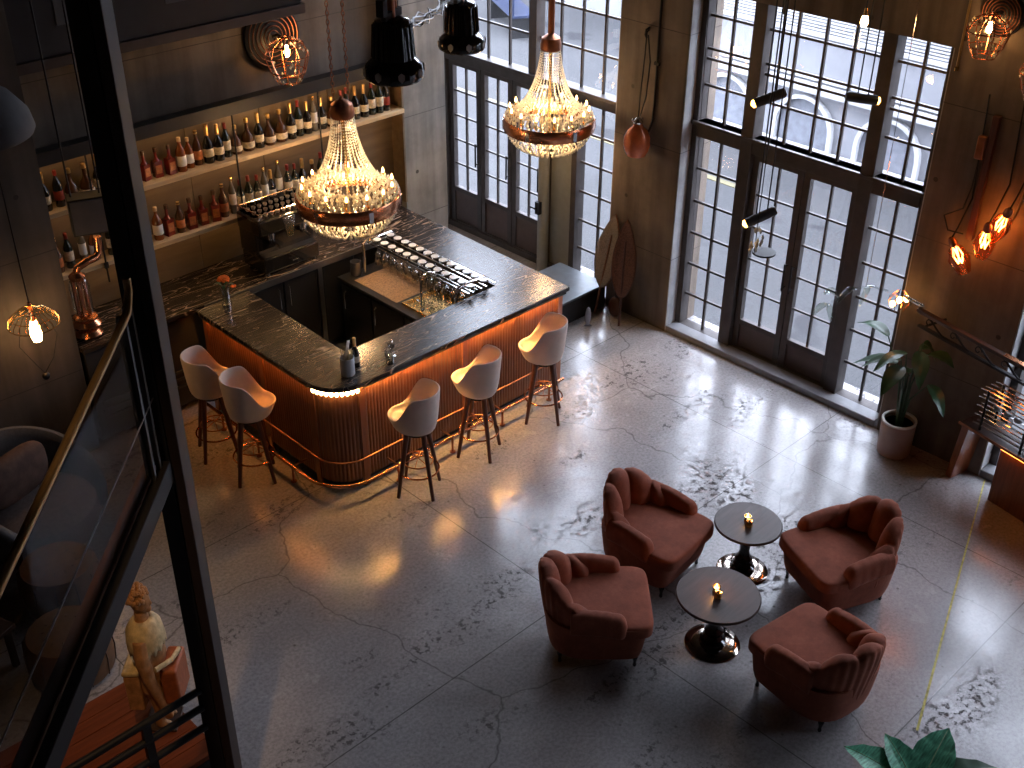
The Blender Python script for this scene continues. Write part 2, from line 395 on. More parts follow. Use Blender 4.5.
M['greysteel'] = M['greyframe'] = mat('pale_grey_paint', (.26, .27, .25), .45, .1, .1)
M['paper'] = mat('dark_grey_cloth', (.09, .09, .11), .6)

# ------------------------------------------------------------------ the setting
XW, XF = 9.46, 9.235           # window plane, room face of the window wall
ZC = 7.6                       # ceiling
def sbox(name, a, b, m, label=None, cat=None, bevel=0):
    return struct(MB().b2(a, b).build(name, m, bevel=bevel, smooth=False), label, cat)
sbox('floor', (-2.2, -5.2, -.2), (9.75, 11.5, 0), M['floor'], 'polished grey concrete floor with cracks, stains and saw-cut joints', 'floor')
sbox('ceiling', (-2.2, -5.2, ZC), (9.75, 11.5, ZC + .2), M['ceil'], 'dark ceiling of the hall', 'ceiling')
sbox('wall_rear', (-2.2, -5.3, 0), (9.75, -5.2, ZC), M['conc'], 'brown concrete wall of the hall behind the viewpoint', 'wall')
sbox('wall_near', (-2.3, -5.2, 0), (-2.2, 11.5, ZC), M['conc'], 'brown concrete wall of the hall on the stair side', 'wall')
sbox('wall_shelf', (-2.2, 9.95, 0), (7.86, 10.2, ZC), M['conc'], 'concrete wall carrying the bottle shelves', 'wall')
sbox('column_shelf', (7.86, 9.72, 0), (8.47, 11.5, ZC), M['conc_grey'], 'grey concrete column ending the bottle wall beside the door window', 'column')
sbox('wall_vestibule', (8.47, 11.4, 0), (9.75, 11.5, ZC), M['conc'], 'concrete end wall of the entrance recess', 'wall')
sbox('pier_shelf', (1.6, 9.25, 0), (3.64, 9.93, ZC), concrete('shade_dark_concrete', (.075, .062, .054)), 'concrete pier ending the bottle shelves behind the caged lamp', 'pier')  # same concrete as the walls, darkened in colour to paint in the shade
# window wall: piers (reveals paled by painted window light) and headers
def pier(name, y0, y1, label):
    o = sbox(name, (XF, y0, 0), (9.75, y1, ZC), M['conc'], label, 'pier')
    for y in (y0, y1):
        s = -1 if y == y0 else 1
        r = MB().b2((XF + .004, y, .0), (XW - .03, y + s * .012, ZC - .01)).build('reveal', M['conc_lit'], o, smooth=False, label='reveal face coloured pale for window light')
    return o
pier('pier_middle', 7.0, 7.87, 'brown concrete pier between the two tall windows')
pier('pier_right', 3.28, 4.33, 'brown concrete pier behind the potted plant and bulb lamps')
pier('pier_south', -.2, .75, 'concrete pier past the bench window')
sbox('wall_south', (XF, -5.2, 0), (9.75, -2.9, ZC), M['conc'], 'concrete end of the window wall', 'wall')
for i, (y0, y1, z) in enumerate(((4.33, 7.0, 3.72), (.75, 3.28, 3.72), (-2.9, -.2, 3.72), (7.87, 11.4, 5.2))):
    sbox('lintel_%d' % (i + 1), (XF, y0, z), (9.75, y1, ZC), M['conc'], 'concrete lintel above window %d of the window wall' % (i + 1), 'lintel')

def bars(mb, y0, y1, z0, z1, ny, nz, w=.024, d=.03, x=XW):
    for i in range(1, ny + 1):
        y = y0 + (y1 - y0) * i / (ny + 1); mb.b2((x - d / 2, y - w / 2, z0), (x + d / 2, y + w / 2, z1))
    zs = nz if isinstance(nz, (list, tuple)) else [z0 + (z1 - z0) * i / (nz + 1) for i in range(1, nz + 1)]
    for z in zs: mb.b2((x - d / 2 + .002, y0, z - w / 2), (x + d / 2 - .002, y1, z + w / 2))
def rect(mb, y0, y1, z0, z1, w, d, x=XW):
    mb.b2((x - d / 2, y0, z0), (x + d / 2, y0 + w, z1)); mb.b2((x - d / 2, y1 - w, z0), (x + d / 2, y1, z1))
    mb.b2((x - d / 2, y0 + w, z0), (x + d / 2, y1 - w, z0 + w)); mb.b2((x - d / 2, y0 + w, z1 - w), (x + d / 2, y1 - w, z1))
def pane(parent, y0, y1, z0, z1):
    MB().b2((XW - .004, y0, z0), (XW + .004, y1, z1)).build('glass_pane', M['pane'], parent, smooth=False)
doorn = [0]
def door_leaf(y0, y1, z0, z1, kick, rows, handle_y, label):
    doorn[0] += 1
    o = sroot('door_%d' % doorn[0], label, 'door')
    mb = MB(); rect(mb, y0, y1, z0, z1, .065, .07); mb.b2((XW - .03, y0 + .065, kick - .03), (XW + .03, y1 - .065, kick + .03)); mb.build('door_frame', M['steel'], o, .004, smooth=False)
    MB().b2((XW - .012, y0 + .065, z0 + .065), (XW + .012, y1 - .065, kick - .03)).build('kick_panel', M['door_kick'], o, smooth=False)
    mb = MB(); bars(mb, y0 + .065, y1 - .065, kick + .03, z1 - .065, 1, rows, .02); mb.build('glazing_bars', M['steel'], o, smooth=False)
    pane(o, y0 + .06, y1 - .06, kick + .02, z1 - .06)
    mb = MB(); mb.cyl((XW - .09, handle_y, .95), (XW - .09, handle_y, 1.25), .011); mb.cyl((XW - .09, handle_y, .98), (XW - .03, handle_y, .98), .008); mb.cyl((XW - .09, handle_y, 1.22), (XW - .03, handle_y, 1.22), .008)
    mb.build('handle', M['blackmetal'], o)
M['door_kick'] = mat('brown_door_panel', (.085, .060, .052), .55, 0, .15)

def window_bay(n, y0, y1, label, doors=True):
    # y0 < y1; tall steel window: transom at 2.32, door pair in the middle, side lights
    w = sroot('window_%d' % n, label, 'window')
    fr = MB(); rect(fr, y0, y1, .0, 3.78, .075, .14)
    zt0, zt1 = 2.24, 2.40
    fr.b2((XW - .08, y0 + .075, zt0), (XW + .07, y1 - .075, zt1))
    fr.b2((XW - .11, y0 + .02, zt1 - .035), (XW + .06, y1 - .02, zt1))
    a, b = y0 + (y1 - y0) * .235, y0 + (y1 - y0) * .738
    for y in (a, b): fr.b2((XW - .09, y - .07, 0), (XW + .07, y + .07, 3.76))
    fr.build('frame', M['steel'], w, .006, smooth=False)
    MB().b2((XF + .0, y0 + .01, 0), (XW - .06, y1 - .01, .075)).build('sill', M['sillgrey'], w, .01, smooth=False)
    g = MB()
    bars(g, y0 + .075, a - .07, zt1, 3.72, 1, [2.76, 3.02, 3.12, 3.44])
    bars(g, a + .07, b - .07, zt1, 3.72, 3, [2.76, 3.02, 3.12, 3.44])
    bars(g, b + .07, y1 - .075, zt1, 3.72, 1, [2.76, 3.02, 3.12, 3.44])
    bars(g, y0 + .075, a - .07, .07, zt0, 1, 5); bars(g, b + .07, y1 - .075, .07, zt0, 1, 5)
    g.build('glazing_bars', M['steel'], w, smooth=False)
    for q0, q1 in ((y0 + .07, a - .065), (a + .065, b - .065), (b + .065, y1 - .07)): pane(w, q0, q1, zt1 - .01, 3.74)
    for q0, q1 in ((y0 + .07, a - .065), (b + .065, y1 - .07)): pane(w, q0, q1, .06, zt0 + .01)
    m = (a + b) / 2
    for k, (q0, q1, hy) in enumerate(((a + .075, m - .004, m - .04), (m + .004, b - .075, m + .04))):
        door_leaf(q0, q1, .02, zt0 - .005, .38, 4, hy, 'glazed steel door leaf of window %d, %s' % (n, ('leaf nearer the potted plant', 'leaf nearer the middle pier')[k]) if n == 2 else 'glazed steel door leaf in window %d past the bench, leaf %s' % (n, 'one' if k == 0 else 'two'))
window_bay(2, 4.36, 7.0, 'tall black steel window with double doors between the two brown piers')
window_bay(3, .75, 3.28, 'tall steel window beside the bench at the picture edge')
window_bay(4, -2.9, -.2, 'tall steel window at the far end of the window wall')
# entrance window 1 with a bank of three door leaves
w1 = sroot('window_1', 'tall steel entrance window with three glazed doors behind the far chandelier', 'window')
fr = MB(); rect(fr, 7.87, 11.4, 0, 5.2, .075, .14)
fr.b2((XW - .08, 7.94, 2.19), (XW + .07, 11.33, 2.33)); fr.b2((XW - .11, 7.9, 2.30), (XW + .06, 11.37, 2.335))
for y in (10.80, 9.04): fr.b2((XW - .08, y - .06, 0), (XW + .07, y + .06, 2.3))
fr.b2((XW - .07, 9.22, 2.3), (XW + .07, 9.34, 5.15)); fr.b2((XW - .05, 10.78, 2.3), (XW + .05, 10.84, 5.15))
fr.b2((XW - .08, 8.54, 0), (XW + .07, 8.62, 2.3))
fr.build('frame', M['steel'], w1, .006, smooth=False)
g = MB(); zz = [2.33 + .42 * i for i in range(1, 7)]
bars(g, 9.34, 10.78, 2.33, 5.12, 3, zz); bars(g, 7.94, 9.22, 2.33, 5.12, 3, zz); bars(g, 10.84, 11.33, 2.33, 5.12, 1, zz)
bars(g, 7.94, 8.54, .07, 2.19, 1, 5); bars(g, 10.86, 11.33, .07, 2.19, 1, 5)
g.build('glazing_bars', M['steel'], w1, smooth=False)
for q in ((7.94, 9.22, 2.32, 5.14), (9.34, 10.78, 2.32, 5.14), (10.84, 11.33, 2.32, 5.14), (7.94, 8.55, .06, 2.2), (10.86, 11.33, .06, 2.2)): pane(w1, *q)
MB().b2((XW - .02, 8.62, 0), (XW + .03, 8.98, 2.19)).build('side_panel', M['greyframe'] if 'greyframe' in M else M['graphite'], w1, smooth=False)
MB().b2((XF - .02, 7.88, 0), (XW - .06, 8.6, .075)).build('sill', M['graphite'], w1, .01, smooth=False)
for k, (a, b) in enumerate(((10.18, 10.735), (9.635, 10.17), (9.10, 9.625))):
    door_leaf(a, b, .02, 2.185, .52, 4, a + .035, ('entrance door leaf nearest the shelf column', 'middle leaf of the three entrance doors', 'entrance door leaf beside the grey steel post')[k])

# ------------------------------------------------------------------ the street outside
st = struct(MB().b2((9.75, -30, -.25), (60, 60, -.06)).build('street', M['asphalt'], smooth=False), 'grey asphalt street outside the windows', 'street')
fc = sroot('building_exterior', 'pale rendered building across the street with arched recesses', 'building')
fx = 15.11
MB().b2((fx, -22, -.06), (fx + .6, 11.2, 4.2)).build('facade_wall', M['facade'], fc, smooth=False)
t = MB()
t.b2((fx - .12, -22, .88), (fx, 11.2, 1.02)); t.b2((fx - .06, -22, 1.06), (fx, 11.2, 1.10)); t.b2((fx - .05, -22, 1.68), (fx, 11.2, 1.74)); 
for i in range(9): t.b2((fx - .03, -22, 1.76 + i * .045), (fx, 11.2, 1.785 + i * .045))
t.build('trim_bands', M['facadewhite'], fc, smooth=False)
y = 10.6
while y > -14:
    arc = [(cos(pi * k / 14) * .46, .30 + sin(pi * k / 14) * .46) for k in range(15)]
    outer = [(-.52, -.04)] + [(-.52, .3)] + [(-cos(pi * k / 14) * .52, .30 + sin(pi * k / 14) * .52) for k in range(15)] + [(.52, -.04)]
    ar = MB()
    o = [(.52, -.05)] + [(cos(pi * k / 14) * .52, .30 + sin(pi * k / 14) * .52) for k in range(15)] + [(-.52, -.05)]
    inn = [(.46, -.05)] + arc + [(-.46, -.05)]
    vs = [(fx - .09, y + a, b) for a, b in o] + [(fx - .09, y + a, b) for a, b in inn] + [(fx, y + a, b) for a, b in o] + [(fx, y + a, b) for a, b in inn]
    n = len(o); fs = []
    for k in range(n - 1):
        fs += [(k, k + 1, n + k + 1, n + k), (k, 2 * n + k, 2 * n + k + 1, k + 1), (n + k, n + k + 1, 3 * n + k + 1, 3 * n + k)]
    ar.add(vs, fs); ar.build('arch_surround', M['facadewhite'], fc, smooth=False)
    rc = MB(); rc.add([(fx - .012, y + a, b) for a, b in inn], [tuple(range(len(inn)))]); rc.build('arch_recess', M['facadedark'], fc, smooth=False)
    y -= 1.42
f2 = sroot('building_sky_block', 'taller grey building added unseen down the street to cut the sky light', 'building')  # unseen block, added to reduce sky light at the entrance window
MB().b2((18.6, 11.3, -.06), (19.4, 46, 5.4)).build('facade_wall', M['facade'], f2, smooth=False)
MB().b2((18.52, 11.3, 1.3), (18.6, 46, 1.5)).b2((18.5, 11.3, 5.2), (18.6, 46, 5.4)).build('trim_bands', M['facadewhite'], f2, smooth=False)
for k in range(8): MB().b2((18.57, 12.4 + k * 4, 1.9), (18.6, 13.8 + k * 4, 4.2)).build('window_recess', M['facadedark'], f2, smooth=False)
kb = MB().b2((14.45, -22, -.06), (fx - .02, 11.2, .05)).build('kerb', M['facadewhite'], smooth=False); struct(kb, 'pale kerb along the building across the street', 'kerb')
struct(MB().b2((13.2, 9.0, -.06), (13.32, 40, -.05)).build('road_line', M['yellowroad'], smooth=False), 'pale line painted on the street', 'road marking')
bn = thing('street_bench', 'blue bench standing on the asphalt outside the entrance window', 'bench', (16.6, 17.0, -.06), radians(62))
MB().b2((-.9, -.25, .40), (.9, .25, .46)).build('seat', M['blue'], bn, .01)
MB().b2((-.9, .2, .46), (.9, .26, .9)).build('backrest', M['blue'], bn, .01)
for sx in (-.75, .75):
    MB().b2((sx - .04, -.22, 0), (sx + .04, .22, .40)).build('leg', M['blackmetal'], bn)

# black steel soffit and shelf ledge over the bottle wall
so = thing('ventilation_duct', 'long black duct box on the wall above the bottle shelves', 'duct', (0, 0, 0))
MB().b2((1.7, 9.55, 3.56), (6.55, 9.93, 4.6)).build('duct_body', M['black'], so, .01, smooth=False)
MB().b2((1.7, 9.53, 3.47), (6.58, 9.93, 3.56)).build('bottom_trim', mat('brown_black_trim', (.045, .028, .024), .5), so, .006, smooth=False, label='brown-black lower edge')
for x in (3.4, 4.4, 5.4, 6.2): MB().b2((x - .25, 9.538, 3.8), (x + .25, 9.552, 4.3)).build('grille', M['graphite'], so, smooth=False)

# ------------------------------------------------------------------ bottle wall
bw = thing('back_bar_panel', 'lit brown timber panelling behind the bottle shelves', 'wall panel')
mb = MB()
for i in range(5):
    a = 3.66 + i * .838; mb.b2((a, 9.895, .2), (a + .832, 9.928, 2.66))
mb.build('panel_board', M['niche'], bw, .003, smooth=False)
MB().b2((7.835, 9.70, 1.1), (7.858, 9.93, 2.66)).build('end_panel', M['niche'], bw, smooth=False)
lg = thing('steel_ledge', 'black steel ledge running over the bottle shelves', 'ledge')
MB().b2((3.3, 9.60, 2.66), (7.855, 9.93, 2.70)).b2((3.3, 9.60, 2.70), (7.855, 9.63, 2.78)).build('ledge_channel', M['black'], lg, smooth=False)
MB().b2((3.7, 9.66, 2.648), (7.80, 9.69, 2.66)).build('led_strip', M['ledshelf'], lg, smooth=False)
SH = {}
for key, z, x1, lab in (('upper', 2.20, 7.835, 'upper light oak bottle shelf under the black ledge'), ('lower', 1.60, 7.1, 'lower light oak bottle shelf above the coffee machine')):
    s = thing('bottle_shelf', lab, 'shelf', (0, 0, z))
    MB().b2((3.66, 9.66, -.045), (x1, 9.895, 0)).build('shelf_board', M['oak'], s, .004, smooth=False)
    MB().b2((3.7, 9.70, -.055), (x1 - .05, 9.72, -.045)).build('led_strip', M['ledshelf'], s, smooth=False)
    SH[key] = (z, x1)
for i, x in enumerate((4.22, 4.42, 5.72, 6.72)):
    r = thing('hanger_rod', ('first', 'second', 'third', 'fourth')[i] + ' thin black rod holding the bottle shelves, counted from the pier', 'rod', (x, 9.652, 0), 0, 'rods of the bottle shelves')
    MB().cyl((0, 0, 1.40), (0, 0, 2.66), .009, n=8).build('rod', M['blackmetal'], r)
    MB().b2((-.02, -.01, 1.54), (.02, .006, 1.60)).build('bracket', M['blackmetal'], r)

def bottle_kind(k):
    # returns list of (part, MB, material), radius
    def P(h, r, neck, sh):   # bottle profile
        return [(0, 0), (r * .94, 0), (r, .008), (r, h * sh), (r * .86, h * (sh + .06)), (neck * 1.2, h * (sh + .2)), (neck, h * (sh + .24)), (neck, h * .96), (neck * 1.15, h * .965), (neck * 1.15, h), (0, h)]
    def lab(r, z0, z1): return MB().lathe([(r, z0), (r + .0012, z0 + .002), (r + .0012, z1 - .002), (r, z1)], n=16)
    def cap(r, z0, z1): return MB().lathe([(r * .2, z0), (r, z0), (r, z1 - .004), (r * .8, z1), (0, z1)], n=12)
    def sq(w, d, h, neckh):
        m = MB(); m.b2((-w, -d, 0), (w, d, h * .62)); m.lathe([(w * .8, h * .60), (w * .7, h * .66), (.014, h * .74), (.014, h), (0, h)], n=14); return m
    K = [
        ('dark green wine bottle with cream label', M['b_dark'], MB().lathe(P(.32, .040, .014, .58), n=16), lab(.0402, .07, .16), M['cream'], cap(.0165, .27, .325), M['redwax']),
        ('black champagne bottle with gold foil neck', M['b_black'], MB().lathe(P(.33, .046, .015, .48), n=16), lab(.0462, .06, .13), M['cream'], cap(.019, .24, .335), M['foil']),
        ('amber whisky bottle with white label', M['b_amber'], MB().lathe(P(.28, .043, .014, .62), n=16), lab(.0432, .05, .14), M['whitelab'], cap(.018, .262, .300), M['cork']),
        ('square red liqueur bottle with brown stopper', M['b_red'], sq(.040, .036, .25, 0), MB().b2((-.030, -.0385, .04), (.030, -.036, .12)), M['orangelab'], cap(.019, .245, .285), M['b_brown']),
        ('slim clear spirit bottle with white label', M['b_clear'], MB().lathe(P(.34, .034, .013, .66), n=16), lab(.0342, .09, .20), M['whitelab'], cap(.016, .325, .365), M['gold']),
        ('squat brown brandy bottle with cream label', M['b_brown'], MB().lathe([(0, 0), (.05, 0), (.057, .02), (.058, .09), (.046, .14), (.018, .18), (.015, .24), (.018, .245), (.018, .255), (0, .255)], n=16), lab(.0585, .03, .085), M['cream'], cap(.02, .25, .29), M['foil']),
        ('black bottle with red label and red cap', M['b_black'], MB().lathe(P(.31, .040, .014, .60), n=16), lab(.0402, .06, .14), M['redlab'], cap(.0165, .27, .315), M['redwax']),
        ('dark bottle with orange label', M['b_brown'], MB().lathe(P(.30, .041, .015, .55), n=16), lab(.0412, .05, .13), M['orangelab'], cap(.017, .275, .305), M['foil']),
    ]
    return K[k]
BK = []
for k in range(8):
    d, m0, b0, l0, ml, c0, mc = bottle_kind(k)
    BK.append((d, m0, b0.mesh('bottle_body'), l0.mesh('bottle_label'), ml, c0.mesh('bottle_cap'), mc))
    for me, mm in ((BK[-1][2], m0), (BK[-1][3], ml), (BK[-1][5], mc)): me.materials.append(mm)
ORD = ['first', 'second', 'third', 'fourth', 'fifth', 'sixth', 'seventh', 'eighth', 'ninth', 'tenth', 'eleventh', 'twelfth', 'thirteenth', 'fourteenth', 'fifteenth', 'sixteenth', 'seventeenth', 'eighteenth', 'nineteenth']
TEN = ['twenty', 'thirty', 'forty', 'fifty']; TENTH = ['twentieth', 'thirtieth', 'fortieth', 'fiftieth']
def ordinal(i):
    if i <= 19: return ORD[i - 1]
    t, u = divmod(i, 10)
    return TENTH[t - 2] if u == 0 else TEN[t - 2] + '-' + ORD[u - 1]
def bottle(k, loc, label, group, rz=0, sc=1):
    d, m0, b, l, ml, c, mc = BK[k]
    r = thing('bottle', label, 'bottle', loc, rz, group); r.scale = (sc, sc, sc)
    for nm, me in (('bottle_body', b), ('bottle_label', l), ('bottle_cap', c)):
        o = bpy.data.objects.new(nm, me); COL.objects.link(o); o.parent = r
    return r
rb = random.Random(3)
# which kinds stand where: red squares and ambers to the pier side, wine and champagne towards the column
up = [(3.84, 1), (3.97, 6), (4.10, 5), (4.24, 5), (4.37, 1), (4.52, 0), (4.62, 2)]
RAD = [.040, .046, .043, .054, .034, .058, .040, .041]
def fill(row, x, x1, choose, gap=.004):
    while True:
        k = choose(x); nx = max(x, row[-1][0] + (RAD[row[-1][1]] + RAD[k]) * 1.13 + gap)
        if nx > x1: return
        row.append((nx, k)); x = nx
fill(up, 4.82, 5.36, lambda x: 3 if rb.random() < .55 else 2)
fill(up, 5.36, 7.76, lambda x: rb.choice([0, 1, 1, 4, 6, 2, 0, 1, 5, 0]) if x > 5.9 else rb.choice([7, 5, 1, 1, 0]))
lo = [(3.83, 7), (3.95, 0), (4.08, 4), (4.2, 2), (4.36, 0), (4.48, 2), (4.60, 6)]
fill(lo, 4.84, 5.68, lambda x: rb.choice([5, 3, 2, 3, 7]), .012)
fill(lo, 5.7, 7.04, lambda x: rb.choice([0, 4, 0, 1, 6, 0, 5]))
for key, row in (('upper', up), ('lower', lo)):
    for i, (x, k) in enumerate(row):
        sc = rb.uniform(.98, 1.12)
        bottle(k, (x, 9.775 + rb.uniform(-.02, .02), SH[key][0] + .0005), '%s, %s from the pier on the %s shelf' % (BK[k][0], ordinal(i + 1), key), 'bottles on the %s shelf' % key, rb.uniform(-.3, .3), sc)

# ------------------------------------------------------------------ the bar
bar = thing('bar_counter', 'U-shaped bar with dark marble top and lit fluted redwood front', 'bar counter')
def arc(cx, cy, r, a0, a1, n): return [(cx + r * cos(a0 + (a1 - a0) * i / n), cy + r * sin(a0 + (a1 - a0) * i / n)) for i in range(n + 1)]
TOP0, TOP1 = 1.07, 1.115
def topoutline(x0, y0, x1, y1, R): return [(x0, y1)] + arc(x0 + R, y0 + R, R, pi, 1.5 * pi, 14) + [(x1, y0)]
out = topoutline(4.75, 7.0, 7.66, 9.10, .34)
poly = out + [(7.72, 9.72), (7.14, 9.72), (7.14, 7.52)] + [(5.30, 7.52), (5.34, 9.10)]
MB().prism(poly, TOP0, TOP1).build('countertop', M['marble'], bar, .006, smooth=False, label='black marble top with pale brown veins')
def path_pts(inset):
    x0, y0, R = 4.75 + inset, 7.0 + inset, .34 - inset
    return x0, y0, R
def fluted(x0, y0, R, segs):
    # sample the body path at flute resolution; returns list of (x,y,nx,ny,s)
    pts = []
    L1 = 9.08 - (y0 + R); L2 = R * pi / 2; L3 = 7.60 - (x0 + R)
    T = L1 + L2 + L3; n = int(T / .0058)
    for i in range(n + 1):
        s = T * i / n
        if s < L1: p = (x0, 9.08 - s, -1, 0)
        elif s < L1 + L2:
            a = pi + (s - L1) / R; p = (x0 + R + R * cos(a), y0 + R + R * sin(a), cos(a), sin(a))
        else: p = (x0 + R + (s - L1 - L2), y0, 0, -1)
        pts.append((*p, s))
    return pts, L1, L2, L3
x0, y0, R = path_pts(.07)
pts, L1, L2, L3 = fluted(x0, y0, R, 0)
FL = .035
def panel(s0, s1, name='fluted_panel'):
    q = [p for p in pts if s0 <= p[4] <= s1]
    vs = []; fs = []
    for x, y, nx, ny, s in q:
        d = .013 * sqrt(max(0, 1 - (2 * ((s / FL) % 1) - 1) ** 2))
        vs += [(x + nx * d, y + ny * d, .09), (x + nx * d, y + ny * d, TOP0)]
    for i in range(len(q) - 1): fs.append((2 * i, 2 * i + 2, 2 * i + 3, 2 * i + 1))
    return MB().add(vs, fs).build(name, M['flute'], bar, ang=60)
T = L1 + L2 + L3
cuts = [0, .95, L1 - .02, L1 + L2 + .02, L1 + L2 + 1.22, T]
for a, b in zip(cuts, cuts[1:]): panel(a, b)
pil = woodmat('pilaster_wood', (.22, .065, .025), (.36, .12, .045), .3, 3, (14, 14, 1), .3)
for s in (.03, .95, L1 - .02, L1 + L2 + .02, L1 + L2 + 1.22, T - .02):
    x, y, nx, ny, _ = min(pts, key=lambda p: abs(p[4] - s))
    Mx = Matrix.Translation((x + nx * .008, y + ny * .008, 0)) @ Matrix.Rotation(atan2(ny, nx), 4, 'Z')
    MB().b2((-.012, -.034, .0), (.014, .034, TOP0), Mx).build('pilaster', pil, bar, .004, smooth=False)
# inner carcass and plinth
def offs(ins, y_end=9.06, x_end=7.58):
    a, b, r = 4.75 + ins, 7.0 + ins, max(.05, .34 - ins)
    return [(a, y_end)] + arc(a + r, b + r, r, pi, 1.5 * pi, 10) + [(x_end, b)]
body = offs(.078) + [(7.58, 7.46)] + [(5.29, 7.46), (5.29, 9.06)]
MB().prism(body, .08, TOP0).build('carcass', M['darkcab'], bar, smooth=False)
MB().prism(offs(.13) + [(7.56, 7.42), (5.26, 7.42), (5.26, 9.04)], 0, .08).build('plinth', M['black'], bar, smooth=False)
MB().b2((7.18, 7.46, 0), (7.64, 9.70, TOP0)).build('window_side_body', M['darkcab'], bar, smooth=False)
# LED strip under the top, all along the front and the side
led = MB()
x0, y0, R = path_pts(.046)
lp = [(x0, 9.05, TOP0 - .008)] + [(a, b, TOP0 - .008) for a, b in arc(x0 + R, y0 + R, R, pi, 1.5 * pi, 10)] + [(7.58, y0, TOP0 - .008)]
led.tube(lp[-2:], .006, 6); led.build('led_strip', M['led'], bar, label='amber light strip under the marble edge')
MB().tube(lp[:2], .0035, 6).build('led_strip', emit('dim_amber_led_strip', (1, .34, .06), 130), bar, label='dim amber light strip under the side edge')
cb = MB()
for a, b in arc(x0 + R, y0 + R, R + .012, pi + .12, 1.5 * pi - .12, 9): cb.sph((a, b, TOP0 - .035), (.019, .019, .024), 8, 6)
cb.build('corner_light_row', emit('corner_bulbs', (1, .66, .30), 22), bar, label='row of bright bulbs under the rounded corner')
lip = MB(); lip.b2((5.10, 7.018, TOP0 - .030), (7.63, 7.026, TOP0)); lip.b2((4.768, 7.36, TOP0 - .030), (4.776, 9.06, TOP0)); lip.build('led_shield_lip', M['black'], bar, smooth=False)  # added lip, keeps the LED light off the stools
# foot rail on brackets
x0, y0, R = 4.75 - .10, 7.0 - .10, .40
fr_ = [(x0, 9.0, .17)] + [(a, b, .17) for a, b in arc(x0 + R, y0 + R, R, pi, 1.5 * pi, 14)] + [(7.5, y0, .17)]
MB().tube(fr_, .017, 10).build('foot_rail', M['copper'], bar)
x1, y1, R1 = 4.75 + .045, 7.0 + .045, .30
MB().tube([(x1, 9.0, .30)] + [(a, b, .30) for a, b in arc(x1 + R1, y1 + R1, R1, pi, 1.5 * pi, 14)] + [(7.55, y1, .30)], .009, 8).build('kick_rail', M['copperdark'], bar)
for (x, y, dx, dy) in ((4.65, 8.7, 1, 0), (4.65, 8.1, 1, 0), (4.65, 7.55, 1, 0), (5.35, 6.9, 0, 1), (6.0, 6.9, 0, 1), (6.65, 6.9, 0, 1), (7.3, 6.9, 0, 1)):
    mb = MB(); mb.cyl((x, y, .17), (x, y, 0), .011, n=8); mb.cyl((x, y, .17), (x + dx * .19, y + dy * .19, .17), .009, n=8); mb.lathe([(0, 0), (.028, 0), (.028, .008), (0, .010)], (x, y, 0), 12)
    mb.build('rail_bracket', M['copperdark'], bar)

# back counter with cabinets
bc = thing('back_counter', 'long marble back counter with black cabinets under the bottle shelves', 'counter')
MB().b2((3.66, 9.20, 1.03), (7.13, 9.893, 1.075)).build('countertop', M['marble'], bc, .006, smooth=False)
MB().b2((4.90, 9.182, 1.015), (7.12, 9.199, 1.08)).build('steel_edge', M['brushed'], bc, smooth=False, label='brushed steel front edge')
MB().b2((3.68, 9.24, .08), (7.12, 9.89, 1.03)).build('carcass', M['darkcab'], bc, smooth=False)
for i, (a, b) in enumerate(((5.36, 5.80), (5.82, 6.22), (6.30, 6.70), (6.72, 7.10))):
    d = MB().b2((a, 9.215, .12), (b, 9.239, .99)).build('door', M['black'], bc, .004, smooth=False)
    hx = b - .05 if i % 2 == 0 else a + .05
    if i < 2 or i == 3:
        MB().tube([(hx, 9.215, .94), (hx, 9.19, .93), (hx, 9.19, .72), (hx, 9.215, .71)], .006, 8).build('handle', M['chrome'], d)
MB().b2((6.23, 9.20, .08), (6.285, 9.238, 1.015)).build('upright', M['brushed'], bc, smooth=False)
mb = MB()
for z in (.28, .36, .44): mb.b2((3.75, 9.225, z), (4.70, 9.2395, z + .03))
mb.build('vent_slats', M['graphite'], bc, smooth=False)

# low work counter on the window side, inside the bar
wc = thing('work_counter', 'low charcoal work counter inside the bar under the glass rack', 'counter')
MB().b2((6.48, 7.56, .08), (7.135, 9.16, .82)).build('carcass', M['darkcab'], wc, smooth=False)
MB().b2((6.44, 7.54, .82), (7.138, 9.17, .85)).build('worktop', M['black'], wc, .003, smooth=False)
MB().b2((6.52, 8.30, .85), (7.10, 8.98, .853)).build('drain_board', M['granite'], wc, smooth=False, label='speckled tan drain board')
bs = MB(); bs.b2((6.54, 7.66, .85), (7.08, 7.69, .875)); bs.b2((6.54, 8.21, .85), (7.08, 8.24, .875)); bs.b2((6.54, 7.69, .85), (6.57, 8.21, .875)); bs.b2((7.05, 7.69, .85), (7.08, 8.21, .875)); bs.b2((6.57, 7.69, .85), (7.05, 8.21, .854))
bs.build('sink_basin', M['brass'], wc, .003, smooth=False, label='brass sink basin')
for i, (a, b) in enumerate(((7.6, 8.1), (8.12, 8.62), (8.64, 9.12))):
    d = MB().b2((6.455, a, .12), (6.479, b, .79)).build('door', M['black'], wc, .004, smooth=False)
    MB().tube([(6.455, b - .07, .72), (6.43, b - .07, .71), (6.43, b - .07, .53), (6.455, b - .07, .52)], .006, 8).build('handle', M['chrome'], d)
tp = thing('bar_tap', 'tall chrome swan-neck tap over the brass sink inside the bar', 'tap', (6.60, 8.0, .85))
# its foot stands on the worktop edge
MB().tube([(0, 0, 0), (0, 0, .30), (.02, -.01, .37), (.07, -.03, .41), (.13, -.05, .39), (.15, -.055, .33)], .012, 10).build('spout', M['chrome'], tp)
MB().lathe([(0, 0), (.03, 0), (.03, .012), (.016, .03), (0, .03)], n=14).build('base', M['chrome'], tp)
MB().cyl((0, 0, .10), (-.05, .02, .13), .007, .005, 8).build('lever', M['chrome'], tp)

